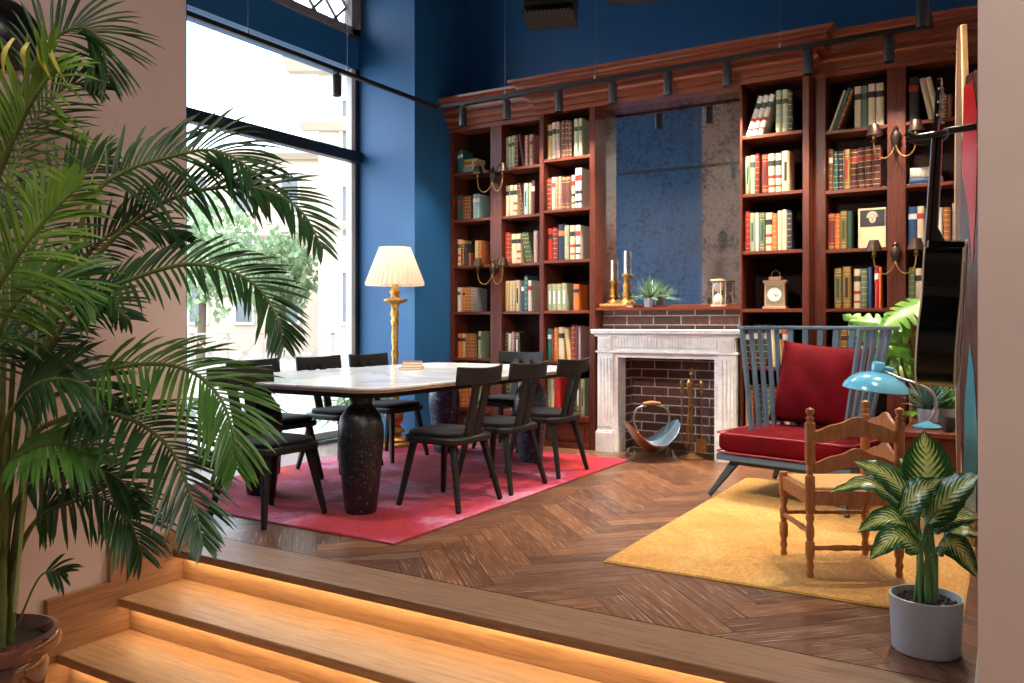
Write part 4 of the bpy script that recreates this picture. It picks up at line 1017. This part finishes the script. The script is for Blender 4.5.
for i,(b,tp,w_,nr) in enumerate([((.04,-.06,1.30),(-.24,-.24,1.13),.30,(-.3,-.7,.6)),((-.03,-.06,1.10),(-.40,-.2,1.20),.22,(-.3,-.8,.5)),((.0,-.06,1.24),(.20,-.26,1.42),.22,(.2,-.7,.7)),((.03,-.08,1.1),(.20,-.30,1.28),.26,(.3,-.6,.8)),
    ((-.03,-.08,.95),(-.42,-.16,1.0),.26,(-.2,-.7,.7)),((-.02,-.08,.9),(-.26,-.22,.84),.26,(-.2,-.8,.6)),((.03,-.1,.9),(.10,-.34,1.02),.24,(.1,-.7,.7)),((.05,-.1,.75),(.18,-.32,.84),.22,(.3,-.7,.6)),((-.03,-.1,.7),(-.1,-.34,.78),.24,(0,-.7,.7)),((.0,-.1,.55),(.02,-.36,.60),.22,(0,-.6,.8)),((-.06,-.05,1.0),(-.48,-.05,1.24),.26,(-.3,-.8,.5))]):
    monstera_leaf(b,tp,w_,nr,i).build('leaf',MONST,mo,smooth=60,fix=False)
    M().tube(bez([(0,0,max(.3,b[2]-.25)),(b[0]*.8,b[1]*.9,b[2]-.06),b],6),.006,6).build('leaf_stalk',CANE,mo,smooth=60)

# ------------------------------------------------------------------ guitar on its hanger
gt=thing('guitar','glossy black cutaway acoustic guitar hung sideways on the wall by its hanger','guitar',(XR-.085,3.25,.93))
# local: x = -out from wall, body outline in y,z
def gbody():
    pts=[(0,0),(.10,.005),(.175,.05),(.198,.13),(.185,.21),(.145,.27),(.128,.32),(.138,.38),(.150,.43),(.135,.48),(.10,.505),(.04,.51),(.03,.50),
         (-.03,.50),(-.05,.44),(-.085,.43),(-.12,.455),(-.14,.47),(-.148,.43),(-.138,.38),(-.128,.32),(-.145,.27),(-.185,.21),(-.198,.13),(-.175,.05),(-.10,.005)]
    return [p[:2] for p in bez([(a,b,0) for a,b in pts]+[(0,0,0)],90)][:-1]
gb=gbody(); tilt=Matrix.Rotation(R(3.5),4,'Y')
def tl2(m): m.v=[tuple(tilt@Vector(v)) for v in m.v]; return m
tl2(M().prism(gb,-.112,-.0,'x')).build('body',GUITAR,gt,smooth=35,bevel=.004)
for x in (-.114,.002):
    P=[(x,a,b) for a,b in gb]; P.append(P[0]); tl2(M().tube(P,.0028,6,cap=False)).build('binding',BINDING,gt,smooth=180)
tl2(M().box(-.1135,-.1125,-.05,.05,.30,.40).lathe([(0,0),(.05,0),(.05,.001),(0,.001)],24,T=Matrix.Translation((-.1135,0,.345))@Matrix.Rotation(-PI/2,4,'Y'))).build('sound_hole',BM['x'],gt)
tl2(M().box(-.122,-.112,-.075,.075,.125,.155)).build('bridge',ROSEWOOD,gt,bevel=.003)
tl2(M().box(-.123,-.112,-.028,.028,.40,.88)).build('fretboard',ROSEWOOD,gt,bevel=.002)
tl2(M().prism([(-.112,.46),(-.112,.885),(-.094,.885),(-.088,.55),(-.06,.50),(-.03,.49),(-.03,.46)],-.026,.026,'y')).build('neck',GUITAR,gt,smooth=40,bevel=.006)
tl2(M().prism([(-.030,.875),(.030,.885),(.040,.95),(.036,1.06),(.0,1.075),(-.036,1.06),(-.040,.95)],-.122,-.107,'x')).build('headstock',GUITAR,gt,bevel=.003)
for k in range(3):
    for sy in (-1,1):
        z=.93+.045*k
        m=M().tube([(-.118,sy*.022,z),(-.098,sy*.022,z)],.004,8).tube([(-.104,sy*.03,z),(-.104,sy*.058,z)],.003,6).lathe([(0,-.004),(.009,-.003),(.009,.003),(0,.004)],12,(-.104,sy*.064,z))
        tl2(m).build('tuning_peg',STEEL,gt,smooth=50)
for k in range(6): y=-.02+.008*k; tl2(M().tube([(-.126,y*1.3,.14),(-.126,y,.885)],.0006,4)).build('string',STEEL,gt)
gh=thing('guitar_hanger','black wall hanger arm holding the guitar by its headstock','hanger',(XR-.001,3.25,1.805))
M().box(-.02,0,-.04,.04,-.05,.07).build('wall_plate',BLACKMETAL,gh,bevel=.006)
M().tube([(-.01,0,.02),(-.12,0,.015)],.012,10).build('arm',BLACKMETAL,gh,smooth=60)
for sy in (-1,1): M().tube(bez([(-.11,0,.015),(-.13,sy*.045,.0),(-.20,sy*.05,-.005),(-.235,sy*.045,.012)],12),.011,8).build('padded_prong',BLACKMETAL,gh,smooth=60)

# ------------------------------------------------------------------ boards on the wall
def board(name,label,cx,cy,z0,L,w,rz,face,edge,extras,dk=.93):
    t=thing(name,label,'board',(cx,cy,z0),rz)
    def out(k=1,zl=0,zh=1):
        P=[]
        for i in range(33):
            v=i/32; s=zl+(zh-zl)*v; ww=w/2*min(1,(math.sin(PI*(.04+.92*s)))**.45)
            P.append((ww*k,s*L))
        return P+[(-a,b) for a,b in reversed(P)]
    M().prism(out(),-.016,.012,'y').build('edge_rail',edge,t,smooth=40,bevel=.004)
    M().prism(out(dk),-.0175,-.0155,'y').build('deck',face,t,smooth=40)
    for nm,mt,poly in extras: M().prism(poly,-.0195,-.0175,'y').build(nm,mt,t)
    return t
board('wooden_board','tall round-nosed board with pale wooden edge leaning behind the guitar headstock',-.205,4.62,.36,2.25,.17,R(-72),wood('walnut_board_deck',S(70,50,42),S(104,78,64),(20,20,1),.3),wood('pale_board_edge',S(176,134,90),S(214,176,128),(6,6,2),.4),[],.66)
REDP=mat('red_gloss',S(196,22,30),.2,0,.05,5,0,0,.6); TEALP=mat('teal_gloss',S(0,140,150),.25,0,.05,5,0,0,.5)
board('painted_board','dark wooden board painted with a red point above and a teal point below',-.135,4.05,.20,2.02,.24,R(-66),wood('dark_board_deck',S(52,28,24),S(84,46,38),(20,20,1),.25),wood('brown_board_edge',S(96,64,48),S(140,100,78),(6,6,2),.4),
  [('red_panel',REDP,[(-.06,1.98),(.03,1.98),(.08,1.80),(.06,1.45),(.03,1.20),(-.01,1.42),(-.08,1.62)]),('teal_panel',TEALP,[(-.07,.15),(.06,.15),(.08,.45),(.04,.75),(.0,.86),(-.05,.6)])])
for z in (2.05,.6): 
    b=thing('board_bracket','steel wall bracket holding the boards, %s one'%('upper' if z>1 else 'lower'),'bracket',(XR,4.28,z),0,'board brackets')
    M().tube([(-.0,-.15,0),(-.06,-.15,0)],.008,8).build('upper_pin',STEEL,b,smooth=60); M().tube([(0,.1,-.06),(-.06,.1,-.06)],.008,8).build('lower_pin',STEEL,b,smooth=60)

# ------------------------------------------------------------------ dieffenbachia in the grey pot
def dief_mat():
    m,nt,b=nodes('variegated_leaf'); u=nt.nodes.new('ShaderNodeUVMap'); sp=nt.nodes.new('ShaderNodeSeparateXYZ'); nt.links.new(u.outputs[0],sp.inputs[0])
    def mth(op,a,c,cl=False):
        n=nt.nodes.new('ShaderNodeMath'); n.operation=op; n.use_clamp=cl
        for i_,v in enumerate((a,c)):
            if v is None: continue
            if isinstance(v,(int,float)): n.inputs[i_].default_value=v
            else: nt.links.new(v,n.inputs[i_])
        return n.outputs[0]
    s=mth('ABSOLUTE',mth('SUBTRACT',mth('MULTIPLY',sp.outputs[0],2.0),1.0),None)
    ph=mth('SUBTRACT',mth('MULTIPLY',sp.outputs[1],62.0),mth('MULTIPLY',s,26.0))
    w=mth('SINE',ph,None); tx=tex(nt,'Object'); nz=noise(nt,tx,40,4,.6)
    k=mth('ADD',mth('MULTIPLY',w,.28),mth('MULTIPLY',nz,.9)); k=mth('SUBTRACT',mth('ADD',k,.42),mth('MULTIPLY',s,1.0))
    c=ramp(nt,k,[(.22,S(30,80,40)),(.46,S(66,122,52)),(.60,S(176,196,104)),(.9,S(214,220,150))])
    nt.links.new(c,b.inputs['Base Color']); b.inputs['Roughness'].default_value=.26
    t=nt.nodes.new('ShaderNodeBsdfTranslucent'); nt.links.new(c,t.inputs[0]); mx=nt.nodes.new('ShaderNodeMixShader'); mx.inputs[0].default_value=.18
    nt.links.new(b.outputs[0],mx.inputs[1]); nt.links.new(t.outputs[0],mx.inputs[2]); nt.links.new(mx.outputs[0],nt.nodes['Material Output'].inputs[0])
    bump(nt,b,w,.12,.004); return m
DIEF=dief_mat()
def big_leaf(base,mid,tip,width,nrm,fold=.18):
    C_=bez([base,mid,tip],16); n0=Vector(nrm).normalized(); m=M()
    def f(u,v):
        i=min(int(v*16),15); p=C_[i].lerp(C_[i+1],v*16-i); t=(C_[i+1]-C_[i]).normalized(); sd=t.cross(n0).normalized(); n=sd.cross(t)
        ww=width/2*(math.sin(PI*v**.72)**.8)*(1-.12*v)+.0008; s=u*2-1
        return p+sd*(s*ww*(1-.08*abs(s)))+n*(abs(s)*ww*fold*2-.35*ww*s*s+.004*math.sin(v*30)*abs(s))
    m.grid(f,10,18); return m
df=thing('dieffenbachia','variegated dumb cane plant in a grey ceramic pot at the step edge','plant',(-.257,3.235,.0005))
M().lathe([(0,0),(.104,0),(.110,.006),(.118,.18),(.119,.193),(.112,.194),(.108,.175),(.105,.165),(0,.165)],40).build('pot',GREYPOT,df,smooth=40)
m=M().lathe([(0,.17),(.06,.172),(.106,.166)],24); rnd=random.Random(5)
for i in range(120):
    a=rnd.uniform(0,2*PI); r_=.1*rnd.random()**.5; m.lathe([(0,-.006),(.007,0),(0,.006)],5,(r_*math.cos(a),r_*math.sin(a),.174))
m.build('soil',SOIL,df)
CST=mat('leaf_stalk_green',S(96,140,84),.45,0,.2,10)
o0=Vector((-.257,3.235,0))
LV=[((-.31,3.24,.49),(-.43,3.20,.575),(-.565,3.16,.535),.115,(-.1,-.5,.9)),
    ((-.285,3.26,.50),(-.385,3.25,.60),(-.49,3.22,.645),.13,(.25,-.6,.75)),
    ((-.255,3.30,.53),(-.258,3.29,.66),(-.262,3.22,.77),.185,(.05,-1,.25)),
    ((-.335,3.18,.47),(-.27,3.12,.57),(-.20,3.12,.625),.15,(-.3,-.75,.6)),
    ((-.25,3.22,.45),(-.17,3.16,.57),(-.085,3.10,.655),.16,(-.55,-.75,.35)),
    ((-.235,3.22,.43),(-.16,3.18,.485),(-.08,3.16,.50),.12,(-.1,-.5,.85)),
    ((-.275,3.20,.39),(-.36,3.14,.47),(-.46,3.09,.42),.13,(.0,-.7,.8)),
    ((-.27,3.17,.37),(-.34,3.08,.42),(-.41,3.02,.35),.12,(.0,-.8,.6)),
    ((-.22,3.20,.37),(-.16,3.14,.40),(-.09,3.08,.32),.11,(-.2,-.7,.7)),
    ((-.21,3.25,.36),(-.15,3.24,.43),(-.08,3.24,.42),.09,(0,-.5,.9)),
    ((-.26,3.28,.45),(-.30,3.36,.58),(-.36,3.42,.64),.13,(0,-.7,.7)),
    ((-.24,3.27,.45),(-.17,3.36,.56),(-.12,3.42,.60),.13,(-.2,-.7,.7))]
for i,(b,md_,tp,w_,nr) in enumerate(LV):
    b,md_,tp=[Vector(q)-o0 for q in (b,md_,tp)]
    big_leaf(b,md_,tp,w_,nr).build('leaf',DIEF,df,smooth=180,fix=False)
    a=i*2.4; s0=Vector((.034*math.cos(a),.034*math.sin(a),.165))
    M().tube(bez([s0,s0.lerp(b,.5)+Vector((0,0,.05)),b,b.lerp(md_,.5)],10),[.0065]*5+[.006,.007,.006,.005,.004,.003],8).build('leaf_stalk',CST,df,smooth=60)

# ------------------------------------------------------------------ palm
pm=thing('areca_palm','tall feathery palm in a brown glazed pot in front of the pink wall','plant',(-3.25,1.63,-.497))
PO=Vector((-3.25,1.63,-.497))
M().lathe([(0,0),(.13,0),(.14,.02),(.15,.15),(.185,.36),(.175,.40),(.185,.41),(.225,.43),(.232,.46),(.222,.485),(.20,.492),(.185,.47),(.175,.44),(0,.44)],40).build('pot',TERRA,pm,smooth=50)
M().lathe([(0,.455),(.17,.445),(.18,.43)],24).build('soil',SOIL,pm,smooth=60)
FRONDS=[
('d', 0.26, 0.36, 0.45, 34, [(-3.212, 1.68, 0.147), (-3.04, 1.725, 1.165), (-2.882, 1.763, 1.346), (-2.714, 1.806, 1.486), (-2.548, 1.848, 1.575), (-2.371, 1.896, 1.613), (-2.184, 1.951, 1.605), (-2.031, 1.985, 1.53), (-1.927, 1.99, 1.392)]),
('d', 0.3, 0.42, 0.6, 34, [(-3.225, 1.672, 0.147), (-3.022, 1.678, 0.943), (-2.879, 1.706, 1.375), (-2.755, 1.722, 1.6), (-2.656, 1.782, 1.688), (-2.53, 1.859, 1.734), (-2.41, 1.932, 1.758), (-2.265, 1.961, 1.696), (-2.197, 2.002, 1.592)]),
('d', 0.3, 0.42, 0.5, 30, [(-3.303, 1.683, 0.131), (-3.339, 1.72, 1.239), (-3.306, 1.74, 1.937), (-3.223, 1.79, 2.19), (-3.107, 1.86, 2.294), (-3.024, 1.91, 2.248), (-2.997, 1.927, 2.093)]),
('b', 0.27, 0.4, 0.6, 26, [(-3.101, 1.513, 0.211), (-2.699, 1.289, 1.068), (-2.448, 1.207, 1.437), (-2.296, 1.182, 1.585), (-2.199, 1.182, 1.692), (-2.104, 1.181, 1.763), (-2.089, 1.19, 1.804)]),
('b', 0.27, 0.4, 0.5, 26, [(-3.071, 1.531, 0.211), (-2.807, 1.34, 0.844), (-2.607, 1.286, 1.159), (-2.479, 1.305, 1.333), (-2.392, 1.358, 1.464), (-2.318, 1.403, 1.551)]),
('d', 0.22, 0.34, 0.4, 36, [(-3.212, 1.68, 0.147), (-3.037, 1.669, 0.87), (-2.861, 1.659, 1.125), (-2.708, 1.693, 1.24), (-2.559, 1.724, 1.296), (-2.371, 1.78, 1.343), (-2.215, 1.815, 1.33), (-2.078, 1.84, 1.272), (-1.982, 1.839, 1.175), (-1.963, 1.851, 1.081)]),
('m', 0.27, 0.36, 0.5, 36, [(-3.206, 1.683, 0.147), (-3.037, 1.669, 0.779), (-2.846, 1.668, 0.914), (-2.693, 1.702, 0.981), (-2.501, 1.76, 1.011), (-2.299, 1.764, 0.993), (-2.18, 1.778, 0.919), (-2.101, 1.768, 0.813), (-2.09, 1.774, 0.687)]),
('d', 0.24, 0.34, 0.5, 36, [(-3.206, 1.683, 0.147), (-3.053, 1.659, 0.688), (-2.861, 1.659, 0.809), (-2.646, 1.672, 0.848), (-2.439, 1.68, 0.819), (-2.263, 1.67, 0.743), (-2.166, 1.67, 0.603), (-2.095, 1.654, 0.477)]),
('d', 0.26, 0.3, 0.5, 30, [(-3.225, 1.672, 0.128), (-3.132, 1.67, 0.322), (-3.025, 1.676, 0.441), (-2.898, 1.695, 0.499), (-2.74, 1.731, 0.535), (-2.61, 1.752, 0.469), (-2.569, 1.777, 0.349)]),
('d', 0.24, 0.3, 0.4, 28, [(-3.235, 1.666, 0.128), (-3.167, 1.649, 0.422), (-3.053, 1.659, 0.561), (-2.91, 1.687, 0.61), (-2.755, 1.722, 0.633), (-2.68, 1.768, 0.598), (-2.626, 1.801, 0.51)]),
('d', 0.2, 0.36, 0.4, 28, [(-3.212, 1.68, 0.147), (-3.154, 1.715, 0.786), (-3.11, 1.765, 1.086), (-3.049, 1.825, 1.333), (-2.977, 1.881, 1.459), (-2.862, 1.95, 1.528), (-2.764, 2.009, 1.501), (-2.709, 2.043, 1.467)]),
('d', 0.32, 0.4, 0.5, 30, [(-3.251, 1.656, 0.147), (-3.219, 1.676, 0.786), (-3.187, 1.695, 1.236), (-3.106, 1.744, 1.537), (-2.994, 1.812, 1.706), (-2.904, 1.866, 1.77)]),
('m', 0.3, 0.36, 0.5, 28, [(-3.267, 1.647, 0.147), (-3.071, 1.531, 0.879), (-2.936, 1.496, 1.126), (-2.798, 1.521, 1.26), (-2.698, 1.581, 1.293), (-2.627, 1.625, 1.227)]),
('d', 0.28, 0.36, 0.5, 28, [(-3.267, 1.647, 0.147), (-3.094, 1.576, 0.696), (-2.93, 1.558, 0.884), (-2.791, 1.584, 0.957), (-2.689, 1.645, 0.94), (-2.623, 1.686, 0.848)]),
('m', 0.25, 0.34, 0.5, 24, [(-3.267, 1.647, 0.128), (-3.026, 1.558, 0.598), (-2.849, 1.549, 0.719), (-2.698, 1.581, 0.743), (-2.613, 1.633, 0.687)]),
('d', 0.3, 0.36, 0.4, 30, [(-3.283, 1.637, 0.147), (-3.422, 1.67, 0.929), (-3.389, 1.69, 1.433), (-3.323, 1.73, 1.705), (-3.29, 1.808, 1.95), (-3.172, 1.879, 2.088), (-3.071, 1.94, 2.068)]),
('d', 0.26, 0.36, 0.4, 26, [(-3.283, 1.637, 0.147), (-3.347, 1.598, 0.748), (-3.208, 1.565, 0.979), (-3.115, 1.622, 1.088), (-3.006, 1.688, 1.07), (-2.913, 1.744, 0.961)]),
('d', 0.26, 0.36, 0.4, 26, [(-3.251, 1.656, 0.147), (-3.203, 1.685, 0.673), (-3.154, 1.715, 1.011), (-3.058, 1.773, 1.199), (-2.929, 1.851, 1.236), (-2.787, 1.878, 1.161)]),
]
def frond(code,L,start,droop,n,pts,seed,rad=.0105):
    """one arching frond: rachis tube and two ranks of folded leaflets"""
    rnd=random.Random(seed); P=[Vector(p)-PO for p in pts]; cur=bez(P,60); m=M()
    k=len(cur)-1
    m.tube(cur,[rad*(1-.82*i/k)+.0015 for i in range(k+1)],7,1)
    cam_dir=(Vector((0,0,1.15))-PO-cur[k//2]).normalized()
    n=int(n*1.2)
    for i in range(n):
        s=start+(1-start)*(i+.5)/n; x=s*k; j=min(int(x),k-1); p=cur[j].lerp(cur[j+1],x-j); t=(cur[j+1]-cur[j]).normalized()
        u=(s-start)/(1-start); ln=.80*L*(.62+.55*math.sin(PI*min(1,u*.95+.12))**.8)*(1-.45*u**4)*rnd.uniform(.88,1.1)
        nrm=(cam_dir*.75+Vector((0,0,.65))).normalized(); lat=t.cross(nrm).normalized()
        for sg in (-1,1):
            ph=R(62-34*u+rnd.uniform(-6,6)); d=(t*math.cos(ph)+lat*sg*math.sin(ph)+nrm*rnd.uniform(.05,.35)).normalized()
            w0=.0066*rnd.uniform(.85,1.15); q=5; vs=[]; g=Vector((0,0,-1))*droop*rnd.uniform(.6,1.3)
            for e in range(q+1):
                v=e/q; c=p+d*(ln*v)+g*(ln*.55*v*v); td=(d+g*(1.1*v)).normalized(); sd=td.cross(nrm)
                sd=sd.normalized() if sd.length>.05 else lat; nn=sd.cross(td)
                ww=w0*(math.sin(PI*(.12+.80*v))**.7)*(1 if v<.98 else .1)
                vs+=[c-sd*ww+nn*ww*.35,c,c+sd*ww+nn*ww*.35]
            m.add(vs,[(e*3+h,e*3+h+1,e*3+h+4,e*3+h+3) for e in range(q) for h in (0,1)],0)
    return m
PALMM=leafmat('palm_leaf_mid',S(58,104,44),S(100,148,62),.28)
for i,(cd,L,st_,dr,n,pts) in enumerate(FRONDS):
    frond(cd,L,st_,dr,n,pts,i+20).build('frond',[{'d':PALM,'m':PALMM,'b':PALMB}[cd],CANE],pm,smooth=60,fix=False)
m=M(); m.tube([Vector(p)-PO for p in ((-3.099,1.631,.10),(-2.921,1.622,1.231),(-2.686,1.764,1.871))],[.008,.006,.001],6); m.build('spear_leaf',mat('spear_green',S(150,166,110),.45),pm,smooth=60)
frond('d',.12,.6,.5,5,[(-3.154,1.656,.0),(-3.022,1.678,.226),(-2.947,1.723,.241)],77,.0035).build('frond',[PALM,CANE],pm,smooth=60,fix=False)
m=M()
for a,b in (((-2.172,1.14,1.875),(-2.193,1.127,1.784)),((-2.139,1.16,1.865),(-2.146,1.156,1.799)),((-2.117,1.173,1.865),(-2.089,1.19,1.769)),((-2.098,1.185,1.87),(-2.058,1.209,1.763))):
    a=Vector(a)-PO; b=Vector(b)-PO; sd=Vector((.8556,.5177,0)); vs=[]
    for e in range(7):
        v=e/6; c=a.lerp(b,v)+Vector((.2,-.4,0))*.04*math.sin(PI*v); w_=.0075*math.sin(PI*(.2+.75*v)); vs+=[c-sd*w_,c+Vector((0,-.004,0)),c+sd*w_]
    m.add(vs,[(e*3+h,e*3+h+1,e*3+h+4,e*3+h+3) for e in range(6) for h in (0,1)])
m.build('yellowed_leaves',PALMY,pm,smooth=60,fix=False)
for k in range(9):
    a=k*.7; r_=.06; M().tube([(r_*math.cos(a),r_*math.sin(a),.43),(r_*1.2*math.cos(a),r_*1.2*math.sin(a),.75),(r_*1.8*math.cos(a),r_*1.8*math.sin(a),1.05)],[.016,.013,.009],8).build('cane',CANE,pm,smooth=60)

# plants by the window
def bushy(name,label,loc,h,r,n,seed,mt,ls):
    t=thing(name,label,'plant',loc); rnd=random.Random(seed)
    M().lathe([(0,0),(.12,0),(.16,.24),(.165,.26),(.15,.26),(.145,.24),(0,.24)],24).build('pot',GREYPOT,t,smooth=40)
    m=M(); st=M()
    for i in range(n):
        a=rnd.uniform(0,2*PI); rr=r*rnd.random()**.6; z=h*rnd.uniform(.55,1)*(1-.3*(rr/r)**2); c=Vector((rr*math.cos(a),rr*math.sin(a),z))
        d=(Vector((math.cos(a),math.sin(a),rnd.uniform(-.6,.5)))).normalized(); sd=Vector((-math.sin(a),math.cos(a),rnd.uniform(-.3,.3))); l=ls*rnd.uniform(.7,1.2); vs=[]
        for e in range(5):
            v=e/4; p=c+d*l*v-Vector((0,0,.25*l*v*v)); w_=l*.22*math.sin(PI*(.1+.85*v)); vs+=[p-sd*w_,p+Vector((0,0,-.1*w_)),p+sd*w_]
        m.add(vs,[(e*3+q,e*3+q+1,e*3+q+4,e*3+q+3) for e in range(4) for q in (0,1)])
        if i%6==0: st.tube([(0,0,.22),(c.x*.5,c.y*.5,z*.7),tuple(c)],.004,5)
    m.build('foliage',mt,t,smooth=60,fix=False); st.build('stems',CANE,t,smooth=60); return t
bushy('window_plant','leafy green potted plant on the floor beside the gilt floor lamp',(-5.22,5.80,.0),.66,.30,150,4,BUSH,.13)
bushy('rubber_plant','light green broad-leaved plant by the window behind the palm',(-5.15,3.75,.0),.72,.24,60,8,MONST,.24)
# unseen lights added behind the camera: fill for the pier, spot on the palm
light('AREA','unseen_lobby_fill',(1.2,.5,ZC-.15),LOBBY,(1,.93,.86),None,shape='RECTANGLE',size=1.6,size_y=2.0)
light('SPOT','unseen_palm_spot',(-2.2,-.2,4.2),PALMSPOT,(1,.92,.8),None,spot_size=R(46),spot_blend=.6,shadow_soft_size=.12).rotation_euler=(Vector((-2.4,1.5,1.7))-Vector((-2.2,-.2,4.2))).to_track_quat('-Z','Y').to_euler()

# ------------------------------------------------------------------ camera, light
cam=bpy.data.cameras.new('camera'); co=bpy.data.objects.new('camera',cam); C.objects.link(co)
co.location=(0,0,1.15); co.rotation_euler=(PI/2,0,CAMA)
cam.sensor_width=36; cam.lens=825/1024*36; cam.shift_y=-18.5/1024; cam.clip_end=300
bpy.context.scene.camera=co
sc=bpy.context.scene
w=bpy.data.worlds.new('sky'); sc.world=w; w.use_nodes=True; nt=w.node_tree
bg=nt.nodes['Background']; tc=nt.nodes.new('ShaderNodeTexCoord')
f=noise(nt,tc.outputs['Generated'],2.6,7,.6,.4)
c=ramp(nt,f,[(.42,S(196,222,246)),(.58,S(250,251,255))])
nt.links.new(c,bg.inputs[0]); bg.inputs[1].default_value=WORLD
lp=bpy.data.lights.new('window_portal','AREA'); lp.shape='RECTANGLE'; lp.size=3.3; lp.size_y=4.5; lp.cycles.is_portal=True
lo=bpy.data.objects.new('window_portal',lp); C.objects.link(lo); lo.location=(-5.8,4.65,2.3); lo.rotation_euler=(0,-PI/2,0)
sc.view_settings.view_transform='Standard'; sc.view_settings.look='None'; sc.view_settings.exposure=EXPO; sc.view_settings.gamma=1
sc.view_settings.use_curve_mapping=False
sc.cycles.use_denoising=True; sc.cycles.max_bounces=8; sc.cycles.transparent_max_bounces=12; sc.cycles.sample_clamp_indirect=6; sc.cycles.caustics_reflective=False; sc.cycles.caustics_refractive=False
